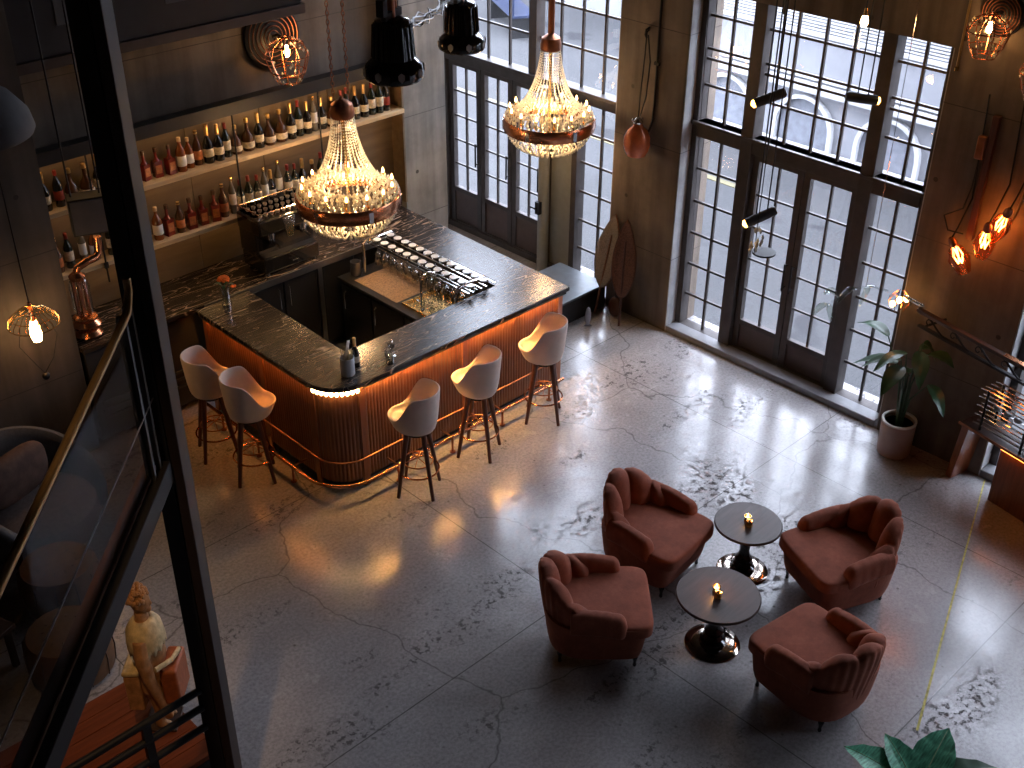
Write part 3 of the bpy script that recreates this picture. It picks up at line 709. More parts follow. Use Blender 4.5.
# chrome rack with hanging wine glasses
rk = thing('glass_rack', 'chrome rack of hanging wine glasses along the window side of the bar', 'glass rack', (0, 0, 0))
RZ = 1.21
for yy in (9.03, 7.60):
    MB().tube([(6.70, yy, .851), (6.70, yy, RZ - .06), (6.705, yy, RZ - .02), (6.74, yy, RZ), (7.07, yy, RZ), (7.11, yy, RZ - .03), (7.11, yy, .851)], .016, 10).build('frame_hoop', M['chrome'], rk)
for xx in (6.74, 6.79, 6.90, 6.965, 7.075):
    MB().b2((xx - .006, 7.45, RZ - .018), (xx + .006, 9.12, RZ - .010)).build('hanging_rail', M['chrome'], rk, smooth=False)
gl = MB().lathe([(0, 0), (.012, .000), (.034, .003), (.034, .006), (.010, .009), (.0045, .02), (.004, .085), (.008, .095), (.026, .115), (.036, .145), (.037, .175), (.030, .215), (.0285, .215), (.0345, .175), (.0335, .147), (.024, .119), (0, .104)], n=16)
M['stemware'] = glassmat('bright_stemware_glass', (.92, .94, .94), 6.0)
gm = gl.mesh('wine_glass'); gm.materials.append(M['stemware'])
fm = MB().lathe([(0, .0), (.033, .0005), (.033, .003), (.010, .006), (0, .006)], n=16).mesh('glass_foot'); fm.materials.append(mat('frosted_glass_foot', (.60, .62, .62), .12, 0, .15, 60))
for row, xx in ((0, 6.845), (1, 7.02)):
    for i in range(13):
        r = thing('wine_glass', 'upside-down wine glass hanging by its foot in the chrome rack at the bar', 'wine glass', (xx, 7.56 + i * .118, RZ), 0, 'wine glasses in the chrome rack'); r.scale = (1.25, 1.25, 1.3)
        r.rotation_euler = (pi, 0, 0)
        o = bpy.data.objects.new('bowl', gm); COL.objects.link(o); o.parent = r
        o = bpy.data.objects.new('foot', fm); COL.objects.link(o); o.parent = r; o.location = (0, 0, -.004)

# coffee machine
cm = thing('coffee_machine', 'black espresso machine with cups on top on the marble back counter', 'coffee machine', (5.98, 9.425, 1.0755)); cm.scale = (1, .84, 1.22)
MB().b2((-.33, -.20, .03), (.33, .26, .16)).build('base_tray', M['blackgloss'], cm, .012, smooth=False)
MB().b2((-.34, -.09, .16), (.34, .27, .50)).build('body', M['blackgloss'], cm, .02, smooth=False)
MB().b2((-.35, -.20, .36), (.35, .27, .50)).build('group_housing', M['blackgloss'], cm, .02, smooth=False)
MB().b2((-.31, -.19, .16), (.31, -.03, .172)).build('drip_grate', M['blackmetal'], cm, smooth=False)
MB().add([(-.07, -.203, .47), (.07, -.203, .47), (.035, -.215, .30), (-.035, -.215, .30), (-.07, -.19, .47), (.07, -.19, .47), (.035, -.19, .30), (-.035, -.19, .30)], [(0, 1, 2, 3), (4, 5, 6, 7), (0, 1, 5, 4), (1, 2, 6, 5), (2, 3, 7, 6), (3, 0, 4, 7)]).build('badge_plate', M['chrome'], cm, .003, label='polished steel shield on the front')
for sx in (-.19, .19):
    g_ = MB().lathe([(0, 0), (.036, 0), (.04, .02), (.04, .06), (0, .06)], (sx, -.13, .30), 14).build('group_head', M['chrome'], cm)
    MB().lathe([(0, 0), (.028, 0), (.033, .025), (0, .025)], (sx, -.13, .272), 14).cyl((sx, -.16, .285), (sx, -.30, .27), .011, .014, 10).build('portafilter', M['blackgloss'], g_)
MB().tube([(.30, -.12, .40), (.31, -.22, .38), (.30, -.24, .22)], .007, 8).build('steam_wand', M['chrome'], cm)
MB().tube([(-.02, -.21, .09), (-.02, -.24, .09), (.05, -.24, .09), (.05, -.21, .09)], .007, 8).build('front_handle', M['chrome'], cm)
mb = MB()
mb.tube([(-.32, -.17, .50), (-.32, -.17, .545), (.32, -.17, .545), (.32, -.17, .50)], .006, 8); mb.tube([(-.32, .24, .50), (-.32, .24, .545), (.32, .24, .545), (.32, .24, .50)], .006, 8)
mb.tube([(-.32, -.17, .545), (-.32, .24, .545)], .006, 8); mb.tube([(.32, -.17, .545), (.32, .24, .545)], .006, 8)
mb.build('cup_rail', M['chrome'], cm)
for sx, sy in ((-.28, -.15), (.28, -.15), (-.28, .2), (.28, .2)): MB().cyl((sx, sy, 0), (sx, sy, .03), .022, .018, 10).build('foot', M['black'], cm)
cupm = MB().lathe([(0, 0), (.018, 0), (.028, .02), (.031, .05), (.028, .05), (.025, .02), (0, .008)], n=12).mesh('espresso_cup'); cupm.materials.append(mat('stoneware_cup', (.50, .40, .30), .3, 0, .2))
for i in range(9):
    for j in range(3):
        o = bpy.data.objects.new('espresso_cup', cupm); COL.objects.link(o)
        o.location = (5.98 - .272 + i * .068, 9.425 - .09 + j * .11, 1.0755 + .501 * 1.22); o.scale = (.68, .68, .6)
        tag(o, 'small white cup in the rows on top of the black espresso machine', 'cup', 'cups on the espresso machine')

# things standing on the bar
def vase_flowers():
    t = thing('flower_vase', 'glass vase with an orange bloom at the end of the bar top', 'vase', (5.02, 8.98, TOP1))
    MB().lathe([(0, 0), (.040, 0), (.044, .01), (.036, .06), (.032, .12), (.042, .19), (.039, .19), (.029, .12), (.033, .06), (.040, .014), (0, .010)], n=20).build('glass_body', M['stemware'], t)
    fl = MB()
    for i in range(46):
        a = i * 2.4; r = .052 * sqrt(i / 46); h = .27 + .03 * (1 - (i / 46) ** 2)
        fl.sph((r * cos(a), r * sin(a), h), (.015, .015, .013), 6, 4)
    fl.build('bloom', M['orangeflower'], t)
    f2 = MB()
    for i in range(14):
        a = i * 2.4; r = .022 * sqrt(i / 14); f2.sph((.075 + r * cos(a), -.03 + r * sin(a), .19), (.011, .011, .01), 6, 4)
    f2.build('bud', M['orangeflower'], t)
    MB().tube([(0, 0, .012), (.004, .002, .15), (0, 0, .26)], .004, 6).tube([(.005, 0, .012), (.03, -.01, .13), (.075, -.03, .19)], .003, 6).build('stem', M['leaf'], t)
    lf = MB()
    for a in (.5, 2.4, 4.1, 5.4):
        lf.grid(lambda u, v: (cos(a) * (.02 + .085 * u) - sin(a) * (v - .5) * .04 * sin(pi * min(1, u * .95 + .05)), sin(a) * (.02 + .085 * u) + cos(a) * (v - .5) * .04 * sin(pi * min(1, u * .95 + .05)), .21 + .03 * sin(u * 3)), 6, 3)
    lf.build('leaf', M['leaf'], t)
vase_flowers()
bk = thing('straw_bucket', 'pale grey metal caddy of wooden picks on the bar corner', 'caddy', (5.09, 7.20, TOP1))
MB().lathe([(0, 0), (.058, 0), (.062, .01), (.062, .17), (.057, .17), (.056, .015), (0, .012)], n=24).build('tin', mat('pale_zinc', (.66, .69, .74), .5, .0, .1), bk)
pk = MB(); rp = random.Random(5)
for i in range(26):
    a = rp.random() * 6.28; r = rp.random() * .04; pk.cyl((r * cos(a), r * sin(a), .02), (r * 1.5 * cos(a + .3), r * 1.5 * sin(a + .3), .20 + rp.random() * .05), .0035, n=5)
pk.build('picks', mat('pale_sticks', (.62, .50, .30), .6), bk)
MB().b2((-.035, .035, .08), (-.005, .040, .30), Matrix.Rotation(.25, 4, 'Y')).build('menu_card', M['whitelab'], bk)
bottle(1, (5.22, 7.26, TOP1), 'small black bottle with pale round label beside the grey caddy on the bar', 'bottles on the bar top', 0, .85)
tg = MB().lathe([(0, 0), (.034, 0), (.036, .006), (.042, .12), (.039, .12), (.033, .012), (0, .010)], n=18).mesh('tumbler'); tg.materials.append(M['stemware'])
sg = MB().lathe([(0, 0), (.032, 0), (.034, .006), (.006, .012), (.005, .07), (.03, .10), (.038, .15), (.035, .15), (.027, .103), (0, .078)], n=18).mesh('stem_glass'); sg.materials.append(M['stemware'])
for me, x, y, lab, nm in ((tg, 5.47, 7.10, 'clear tumbler on the bar, close to the marble front edge', 'tumbler'), (sg, 5.55, 7.17, 'clear stemmed glass on the bar next to the tumbler', 'stemmed_glass')):
    o = bpy.data.objects.new(nm, me); COL.objects.link(o); o.location = (x, y, TOP1); tag(o, lab, 'glass', 'glasses on the bar top')
# small kettle and jar on the work counter
kt = thing('steel_pitcher', 'dark steel pitcher on the work counter by the chrome rack end', 'pitcher', (6.62, 9.08, .8505))
MB().lathe([(0, 0), (.055, 0), (.06, .02), (.05, .12), (.056, .15), (.052, .15), (.046, .12), (.055, .02), (0, .01)], n=18).build('body', M['brushed'], kt)
MB().tube([(.055, 0, .13), (.09, 0, .12), (.09, 0, .05), (.058, 0, .04)], .006, 8).build('handle', M['black'], kt)

# ------------------------------------------------------------------ stools
def make_stool(label, loc, rz):
    t = thing('bar_stool', label, 'bar stool', loc, rz, 'cream bar stools around the bar'); t.scale = (.95, .95, 1)
    # local: front of the seat towards +Y
    def h(a):                      # rim height round the seat, a=0 front
        c = (1 - cos(a)) / 2
        k = min(1, max(0, (c - .16) / .40)); k = k * k * (3 - 2 * k)
        return .80 + .025 * (1 - c) * 0 + .235 * k + .03 * c * k
    def shell(u, v):
        a = 2 * pi * u
        dx, dy = sin(a), cos(a)
        H = h(a); rx, ry = .225, .225
        prof = [(.09, .645), (.145, .652), (.178, .685)] + [(.196 + .006 * i, .73 + (H - .73) * (i + 1) / 5) for i in range(5)]
        prof += [(.219, H + .010), (.210, H + .015), (.199, H + .006)]
        prof += [(.192 - .004 * i, H - (H - .775) * (i + 1) / 5) for i in range(4)]
        prof += [(.155, .764), (.09, .760), (.0, .762)]
        f = v * (len(prof) - 1); i = min(int(f), len(prof) - 2); q = f - i
        r = prof[i][0] * (1 - q) + prof[i + 1][0] * q; z = prof[i][1] * (1 - q) + prof[i + 1][1] * q
        return (dx * r * .94, dy * r * 1.04 + (.035 * dy if dy > 0 else 0) * r / .2, z)
    MB().grid(shell, 44, 19, cu=True).build('seat_shell', M['stool'], t, sub=1, ang=180)
    MB().lathe([(0, .622), (.105, .622), (.105, .646), (0, .65)], n=20).build('seat_plate', M['blackmetal'], t)
    for sx in (-1, 1):
        for sy in (-1, 1):
            MB().cyl((sx * .078, sy * .078, .640), (sx * .165, sy * .165, .0), .026, .017, 12).build('leg', M['leg'], t)
    ring = [(.137 * sqrt(2) * cos(2 * pi * k / 36), .137 * sqrt(2) * sin(2 * pi * k / 36), .235 + .0 * k) for k in range(36)]
    MB().tube(ring, .008, 8, closed=True).build('foot_ring', M['copper'], t)
    ring2 = [(.14 * cos(2 * pi * k / 30), .14 * sin(2 * pi * k / 30), .32) for k in range(30)]
    r2 = MB().tube(ring2, .006, 8, closed=True)
    r2.cyl((.13, .13, .345), (-.13, -.13, .345), .005, n=6).cyl((-.13, .13, .345), (.13, -.13, .345), .005, n=6).cyl((0, 0, .345), (.14, 0, .32), .004, n=6).cyl((0, 0, .345), (-.14, 0, .32), .004, n=6)
    r2.build('stretcher', M['copperdark'], t)
    return t
s0 = make_stool('cream bucket bar stool at the bar front, nearest the rounded corner', (5.40, 6.68, 0), radians(38))
dup(s0, (6.19, 6.74, 0), radians(30), 'cream bucket bar stool in the middle of the three at the bar front')
dup(s0, (7.05, 6.74, 0), radians(42), 'cream bucket bar stool at the bar front, nearest the window')
dup(s0, (4.46, 7.86, 0), radians(-122), 'cream bucket bar stool at the bar side, nearer the rounded corner')
dup(s0, (4.42, 8.42, 0), radians(-112), 'cream bucket bar stool at the bar side, nearer the back counter')

# ------------------------------------------------------------------ rust velvet armchairs
def make_chair(label, loc, rz):
    t = thing('armchair', label, 'armchair', loc, rz, 'rust velvet armchairs round the low tables')
    t.scale = (.96, .96, .98)
    V = M['velvet']
    def per(a, w, d, ex=.5):     # superellipse, squarer in front
        c, s_ = cos(a), sin(a)
        e = .26 if s_ < 0 else .72
        return (w * abs(c) ** e * (1 if c > 0 else -1), d * abs(s_) ** e * (1 if s_ > 0 else -1))
    def fr(u, v):
        a = 2 * pi * u; z = .125 + .315 * v
        k = .90 + .10 * min(1, v * 1.1) ** .7
        x, y = per(a, .375 * k, .395 * k)
        pl = .004 * sin(a * 38) * (1 - v) if y > .1 else 0
        return (x * (1 + pl), y * (1 + pl) + .01, z)
    m = MB(); m.grid(fr, 96, 8, cu=True)
    m.f.append(tuple(i * 8 for i in range(96))[::-1]); m.f.append(tuple(i * 8 + 7 for i in range(96)))
    m.build('frame', V, t, ang=60)
    def seat(u, v):
        a = 2 * pi * u
        x, y = per(a, .368, .40)
        k = [1, 1, 1.005, .99, .965, .70, .35, 0.0][min(7, int(round(v * 7)))]
        z = [.36, .40, .430, .450, .460, .468, .472, .473][int(round(v * 7))]
        return (x * k, y * k - .025, z)
    MB().grid(seat, 64, 8, cu=True).build('seat', V, t, sub=1, ang=180)
    for sx in (-1, 1):
        def arm(u, v):
            y = .22 - .44 * u
            endr = 1 if u < .86 else sqrt(max(0.0, 1 - ((u - .86) / .14) ** 2)) * .98 + .02
            g = 1 + .035 * abs(sin(u * 17)) * (1 if u > .15 else 0)
            a = 2 * pi * v
            hw = .064 * endr * g * (1 + .12 * (u > .5) * (u - .5)); hh = .105 * endr
            zc = .485 - .05 * u
            c, s_ = cos(a), sin(a)
            px = sx * (.326 + .006 * u) + hw * abs(c) ** .75 * (1 if c > 0 else -1)
            pz = zc + hh * abs(s_) ** .8 * (1 if s_ > 0 else -1) * g + (.02 * sin(pi * u))
            return (px, y, pz)
        MB().grid(arm, 34, 20, cv=True, caps=True).build('armrest', V, t, sub=1, ang=180)
    def back(u, v):
        a = radians(-4) + radians(188) * u
        cx, cy = cos(a), sin(a)
        lob = abs(sin(pi * 5 * u)) ** .6
        env = sin(pi * min(1, max(0, u))) ** 1.25
        H = .485 + .27 * env + .030 * lob * env + .012 * lob
        z0 = .26
        q = 2 * pi * v
        c, s_ = cos(q), sin(q)
        z = (z0 + H) / 2 + (H - z0) / 2 * abs(s_) ** .62 * (1 if s_ > 0 else -1)
        ends = min(1, sin(pi * u) * 5 + .12)
        to = .045 * ends; ti = (.065 + .055 * lob) * ends
        w = abs(c) ** .6
        off = to * w if c > 0 else -ti * w
        fold = .004 * sin(u * 120) if c > 0 else 0
        lean = .14 * max(0, z - .34) * (.35 + .65 * env)
        return (cx * (.325 + off + fold + lean * .75), cy * (.335 + off + fold + lean) + .025, z)
    MB().grid(back, 111, 26, cv=True, caps=True).build('backrest', V, t, ang=180)
    for k in (1, 2, 3, 4):
        bt = MB()
        a = radians(-4) + radians(188) * k / 5; bt.sph((cos(a) * .285, sin(a) * .295 + .025, .56), .012, 8, 6)
        bt.build('button', V, t)
    for (x, y) in ((-.275, -.30), (.275, -.30), (-.23, .28), (.23, .28)):
        m = MB(); m.lathe([(0, .0), (.012, 0), (.016, .012), (.012, .03), (.013, .05), (.022, .085), (.024, .10), (.018, .11), (.026, .13), (0, .135)], (x, y, 0), 14)
        m.build('leg', M['blackgloss'], t)
    return t
c0 = make_chair('rust velvet armchair facing the camera, back towards the bar, behind the two tables', (6.10, 4.57, 0), radians(6))
dup(c0, (5.12, 4.30, 0), radians(46), 'rust velvet armchair seen from its side, the one nearest the bar stools')
dup(c0, (6.95, 3.33, 0), radians(-113), 'rust velvet armchair with its back towards the bench and potted plant')
dup(c0, (5.86, 2.83, 0), radians(172), 'rust velvet armchair turned with its gathered back to the camera')

# ------------------------------------------------------------------ low tables with candle pairs
def make_table(label, loc, R):
    t = thing('side_table', label, 'table', loc, 0, 'round low tables between the armchairs')
    MB().lathe([(0, .474), (R - .012, .474), (R, .481), (R, .492), (R - .006, .50), (0, .50)], n=56).build('tabletop', M['walnut'], t, ang=50)
    MB().lathe([(.105, .022), (.10, .05), (.075, .065), (.085, .085), (.065, .115), (.075, .14), (.05, .17), (.040, .22), (.048, .30), (.058, .33), (.045, .36), (.05, .42), (.09, .46), (.11, .474), (0, .474)], n=32).build('pedestal', M['blackgloss'], t)
    MB().lathe([(0, 0), (.205, 0), (.212, .006), (.205, .012), (.15, .024), (0, .026)], n=48).build('base_disc', mat('dark_mirror_%d' % int(R * 100), (.42, .36, .31), .10, 1, .1), t)
    return t
tA = make_table('smaller round dark wood table, between the two farther armchairs', (6.60, 4.0, 0), .272)
tB = make_table('larger round dark wood table, nearer the camera, lit by its candle', (5.75, 3.65, 0), .315)
for (x, y, wh, pw) in ((6.61, 4.02, 'smaller', .5), (5.76, 3.68, 'larger', 1.6)):
    t = thing('candle_holder', 'little gold tealight holder with a burning candle on the %s round table' % wh, 'candle holder', (x, y, .50), 0, 'gold candle holders')
    MB().lathe([(0, 0), (.024, 0), (.027, .004), (.020, .02), (.030, .05), (.027, .05), (.018, .022), (0, .02)], n=20).build('cup', M['gold'], t)
    MB().lathe([(0, .02), (.017, .02), (.02, .036), (0, .038)], n=14).build('wax', M['white'], t)
    MB().lathe([(0, .038), (.006, .045), (.007, .052), (.003, .066), (0, .075)], n=10).build('flame', M['flame'], t)
    light('POINT', 'candle_light', (0, 0, .085), pw, (1, .45, .14), t, shadow_soft_size=.012)
    d = thing('gold_cup', 'little ribbed gold cup beside the candle on the %s round table' % wh, 'cup', (x - .045, y - .05, .50), 0, 'gold cups')
    MB().lathe([(0, 0), (.026, 0), (.030, .01), (.024, .03), (.030, .055), (.026, .062), (.022, .058), (0, .052)], n=20).build('cup_body', M['gold'], d)
    MB().lathe([(0, .0), (.012, 0), (.014, .008), (0, .014)], (0, 0, .056), 12).build('lid_knob', M['brass'], d)

# ------------------------------------------------------------------ chandeliers
def chandelier(label, loc, R, chains, lightw):
    t = thing('chandelier', label, 'chandelier', loc, 0, 'crystal chandeliers')
    s = R / .5
    ring = MB().lathe([(R - .006, -.085 * s), (R + .004, -.088 * s), (R + .012, -.075 * s), (R + .012, .040 * s), (R + .004, .052 * s), (R - .006, .050 * s), (R - .006, -.085 * s)], n=64, caps=False)
    ring.build('copper_band', M['copper'], t)
    cap = MB().lathe([(0, .80 * s), (.105 * s, .80 * s), (.115 * s, .82 * s), (.115 * s, .87 * s), (.10 * s, .93 * s), (.05 * s, .965 * s), (.02 * s, .975 * s), (.018 * s, 1.0 * s), (0, 1.0 * s)], n=28)
    cap.build('top_cap', M['copperdark'], t)
    MB().cyl((0, 0, -.28 * s), (0, 0, .82 * s), .016, n=10).build('centre_stem', M['brass'], t)
    # bell of strands
    prof = [(.108, .80), (.118, .70), (.135, .60), (.160, .50), (.195, .40), (.235, .31), (.285, .23), (.34, .165), (.40, .115), (.455, .075)]
    def along(pf, n):
        L = [0]
        for a, b in zip(pf, pf[1:]): L.append(L[-1] + sqrt((a[0] - b[0]) ** 2 + (a[1] - b[1]) ** 2))
        o = []
        for i in range(n):
            d = L[-1] * i / (n - 1); k = max(j for j in range(len(L)) if L[j] <= d + 1e-9); k = min(k, len(pf) - 2)
            q = (d - L[k]) / (L[k + 1] - L[k]); o.append((pf[k][0] * (1 - q) + pf[k + 1][0] * q, pf[k][1] * (1 - q) + pf[k + 1][1] * q))
        return o
    mb = MB()
    for k in range(34):
        a = 2 * pi * k / 34
        for i, (r, z) in enumerate(along(prof, 30)):
            br = (.0075 + .0075 * (i / 29)) * s
            mb.bead((r * s * cos(a), r * s * sin(a), z * s), br, br * 1.25)
    mb.build('bell_strands', M['crystal'], t, smooth=False)
    mb = MB()
    prof2 = [(.485, -.09), (.465, -.13), (.43, -.19), (.375, -.255), (.30, -.305), (.20, -.335), (.08, -.345)]
    for k in range(30):
        a = 2 * pi * (k + .5) / 30
        for i, (r, z) in enumerate(along(prof2, 14)):
            if i > 9 and k % 2: continue
            mb.bead((r * s * cos(a), r * s * sin(a), z * s), .016 * s, .021 * s)
    mb.build('basket_strands', M['crystal'], t, smooth=False)
    mb = MB()
    for r, z, n in ((.485, .075, 56), (.455, .105, 52), (.42, .09, 50), (.385, .125, 46), (.35, .10, 42), (.315, .145, 38), (.28, .12, 34), (.24, .10, 28)):
        for k in range(n):
            a = 2 * pi * k / n + r; mb.bead((r * s * cos(a), r * s * sin(a), z * s), .017 * s, .030 * s)
    mb.build('brim_drops', M['crystal'], t, smooth=False)
    for k in range(14):
        a = 2 * pi * k / 14; x, y = .44 * s * cos(a), .44 * s * sin(a)
        cd = MB().lathe([(0, .05), (.024, .05), (.03, .075), (.012, .085), (.011, .13), (0, .13)], (x, y, 0), 10).build('candle_cup', M['brass'], t)
        MB().lathe([(0, .13), (.011, .137), (.014, .152), (.008, .175), (0, .19)], (x, y, 0), 8).build('candle_bulb', M['candle'], cd)
    mb = MB()
    for k in range(6):
        a = 2 * pi * k / 6 + .3; mb.b2((-.022 * s, -.004, -.075 * s), (.022 * s, .004, .03 * s), Matrix.Translation(((R + .016) * cos(a), (R + .016) * sin(a), 0)) @ Matrix.Rotation(a + pi / 2, 4, 'Z'))
    mb.build('band_clips', M['chrome'], t, smooth=False)
    top = ZC - loc[2]
    if chains:
        for dx in (-.07, .07):
            mb = MB(); z = .97 * s; i = 0
            while z < top - .03:
                R_ = Matrix.Translation((dx * .72, -dx * .70, z + .03)) @ Matrix.Rotation(pi / 2 * (i % 2) + .8, 4, 'Z')
                pts_ = [(.014 * cos(q), 0, .026 * sin(q)) for q in [2 * pi * j / 8 for j in range(8)]]
                mb.tube(pts_, .0042, 4, closed=True, M=R_); z += .040; i += 1
            mb.build('chain', M['copperdark'], t)
    else:
        MB().cyl((0, 0, .98 * s), (0, 0, top), .035, n=12).build('rod', M['copperdark'], t)
    MB().lathe([(0, top), (.10, top), (.10, top - .02), (.03, top - .05), (0, top - .05)], n=20).build('ceiling_rose', M['blackmetal'], t)
    light('POINT', 'chandelier_light', (0, 0, .17 * s), lightw * 1.15, (1, .60, .28), t, shadow_soft_size=.05)
    light('POINT', 'chandelier_light', (0, 0, -.12 * s), lightw * 1.0, (1, .60, .28), t, shadow_soft_size=.05)
    return t
chandelier('crystal chandelier with copper band hanging on two chains over the bar', (6.35, 8.75, 1.90), .50, True, 34)
chandelier('crystal chandelier with copper band hanging in front of the entrance window', (8.75, 8.38, 2.17), .475, False, 24)

# ------------------------------------------------------------------ black spot pendants and the wires between them
def spot_pendant(label, loc, sc=1):
    t = thing('pendant_spotlight', label, 'pendant lamp', loc, radians(20), 'black enamel pendant spotlights')
    R = .215 * sc
    prof = [(R * .93, 0), (R, .015), (R * 1.02, .05), (R * .97, .11), (R * .80, .145), (R * .70, .16), (R * .62, .40), (R * .58, .43), (R * .3, .45), (0, .45)]
    MB().lathe(prof, n=40).build('shade', M['blackgloss'], t)
    fl = MB()
    for k in range(18):
        a = 2 * pi * k / 18; fl.tube([(R * .71 * cos(a), R * .71 * sin(a), .165), (R * .635 * cos(a), R * .635 * sin(a), .40)], .011, 6)
    fl.build('ribs', M['blackgloss'], t)
    dots = MB()
    for k in range(8):
        a = 2 * pi * k / 8
        Mx = Matrix.Rotation(a, 4, 'Z') @ Matrix.Translation((R * 1.005, 0, .065)) @ Matrix.Rotation(pi / 2, 4, 'Y')
        dots.add([(q[0], q[1], z) for z in (0, .012) for q in ((-.038, 0), (-.02, .024), (.012, .022), (.034, 0), (.012, -.022), (-.02, -.024))], [(5, 4, 3, 2, 1, 0), (6, 7, 8, 9, 10, 11)] + [(i, (i + 1) % 6, 6 + (i + 1) % 6, 6 + i) for i in range(6)], Mx)
    dots.build('cutouts', mat('pale_enamel_%d' % int(loc[0] * 100), (.34, .32, .31), .5), t, smooth=False, label='pale drop-shaped openings')
    MB().b2((-R * .55, -.02, .44), (R * .55, .02, .50)).b2((-R * .75, -.03, .48), (-R * .45, .03, .60)).build('yoke', M['blackmetal'], t, .006)
    top = ZC - loc[2]
    MB().cyl((.0, 0, .45), (.0, 0, top), .028, n=10).cyl((.06, 0, .50), (.06, 0, top), .012, n=8).build('rod', M['copperdark'], t)
    MB().lathe([(0, top), (.08, top), (.08, top - .03), (0, top - .04)], n=16).build('ceiling_plate', M['blackmetal'], t)
    return t
spot_pendant('black enamel spotlight pendant in front of the grey concrete column', (5.40, 6.76, 3.74))
spot_pendant('black enamel spotlight pendant against the entrance window, farther than its twin', (7.35, 8.18, 3.26))
wg = thing('tangled_wire_garland', 'tangle of dark wires strung between the black spotlight pendants', 'wires')
mb = MB(); rw = random.Random(11)
for k in range(7):
    pts_ = []
    A, B = Vector((5.48, 6.84, 4.10)), Vector((7.33, 8.2, 3.86)); C_ = Vector((9.20, 9.75, 3.60))
    for i in range(23):
        u = i / 22
        p = A.lerp(B, u * 2) if u < .5 else B.lerp(C_, u * 2 - 1)
        p = p + Vector((0, 0, -.12 * sin(pi * ((u * 2) % 1.0)))) + Vector((rw.uniform(-.05, .05), rw.uniform(-.05, .05), rw.uniform(-.055, .055)))
        pts_.append(p)
    mb.tube(pts_, .006, 5)
mb.build('wires', M['black'], wg)

# window pendants: small cylinder spots on thin wires
def window_spot(label, loc, yaw, tilt, wires=2):
    t = thing('cylinder_pendant', label, 'pendant lamp', loc, 0, 'small cylinder spots by the window')
    Mx = Matrix.Rotation(yaw, 4, 'Z') @ Matrix.Rotation(tilt, 4, 'Y')
    MB().lathe([(0, -.14), (.030, -.14), (.042, -.12), (.042, .13), (.036, .13), (.034, .10), (0, .10)], n=20, M=Mx).build('housing', M['graphite'], t)
    MB().lathe([(0, .128), (.034, .128), (.032, .15), (0, .165)], n=16, M=Mx).build('lens', M['lens'], t)
    top = ZC - loc[2]
    mb = MB()
    for k in range(wires):
        dx = (-.04, .05)[k]; mb.cyl((dx * .7, -dx * .7, .03), (dx * .7 + .03, -dx * .7, top), .006, n=6)
    mb.build('wires', M['blackmetal'], t)
    p = Mx @ Vector((0, 0, .20)); light('POINT', 'spot_glow', p, .8, (1, .5, .14), t, shadow_soft_size=.02)
    return t
YW = atan2(-.70, .72)
window_spot('small grey cylinder spot at upper window level, lens to the bar side', (8.37, 5.45, 3.23), YW + pi, radians(112))
window_spot('small grey cylinder spot at upper window level, lens to the plant side', (8.93, 4.91, 3.23), YW, radians(98))
window_spot('small grey cylinder spot hanging lowest, in front of the glazed doors', (7.95, 5.12, 2.38), YW + pi, radians(118))
t = thing('bare_bulb_pendant', 'bare glowing bulb hanging high by the top of the tall window', 'pendant lamp', (8.55, 4.79, 3.97))
MB().lathe([(0, -.05), (.022, -.04), (.032, -.01), (.024, .03), (.012, .05), (0, .05)], n=14).build('bulb', M['bulb'], t)
MB().cyl((0, 0, .04), (0, 0, .10), .016, n=10).build('socket', M['brass'], t); MB().cyl((0, 0, .10), (0, 0, ZC - 3.97), .005, n=6).build('cord', M['blackmetal'], t)
t = thing('glass_drop_pendant', 'clear glass drop cluster with dark disc hanging under the lowest cylinder spot', 'pendant lamp', (7.86, 5.08, 2.12))
rw = random.Random(4)
for k in range(22): MB().bead((rw.uniform(-.06, .05), rw.uniform(-.05, .05), rw.uniform(-.02, .20)), .015, .032).build('glass_drop', M['crystal'], t, smooth=False)
MB().lathe([(0, -.07), (.10, -.06), (.10, -.045), (0, -.04)], (.07, -.05, .02), 20).build('dark_disc', M['blackmetal'], t)
MB().cyl((0, 0, -.05), (0, 0, ZC - 2.12), .004, n=6).build('wire', M['blackmetal'], t)
MB().cyl((0, 0, -.045), (.07, -.05, -.03), .004, n=6).build('disc_arm', M['blackmetal'], t)
t = thing('suspension_bar', 'thin steel rod hanging down in front of the tall window', 'rod', (8.75, 5.65, 2.62))
MB().cyl((0, 0, 0), (0, 0, 1.2), .008, .008, 8).cyl((0, 0, 1.2), (0, 0, ZC - 2.62), .020, n=8).build('rod', M['graphite'], t)

# copper glass lamp on the middle pier
t = thing('copper_pendant_lamp', 'orange copper glass lamp hanging from a hook on the brown pier', 'lamp', (9.07, 7.43, 1.98))
MB().lathe([(.10, 0), (.125, .05), (.142, .12), (.135, .20), (.10, .27), (.055, .31), (.035, .35), (0, .355)], n=28).build('shade', M['orangeglass'], t)
MB().lathe([(0, .33), (.05, .34), (.055, .36), (.02, .40), (0, .40)], n=16).sph((.06, 0, .37), .018, 8, 6).sph((-.06, .02, .38), .018, 8, 6).build('fitting', M['chrome'], t)
MB().tube([(.02, .02, .39), (.07, .05, .65), (.11, .06, 1.0), (.13, .07, 1.22), (.165, .07, 1.24)], .007, 6).tube([(-.01, -.02, .39), (.05, -.04, .62), (.10, -.02, .95), (.13, .05, 1.2)], .007, 6).build('cords', M['blackmetal'], t)
MB().tube([(.165, .07, 1.26), (.12, .07, 1.25), (.11, .07, 1.20), (.13, .07, 1.17)], .012, 8).build('hook', M['blackmetal'], t)
t = thing('pier_conduit', 'dark conduit running up the brown pier beside the orange lamp', 'conduit', (9.222, 7.33, 2.2))
MB().tube([(0, .08, 0), (0, .04, .12), (0, .03, .3), (0, .03, ZC - 2.21)], .012, 8).build('pipe', M['blackmetal'], t)
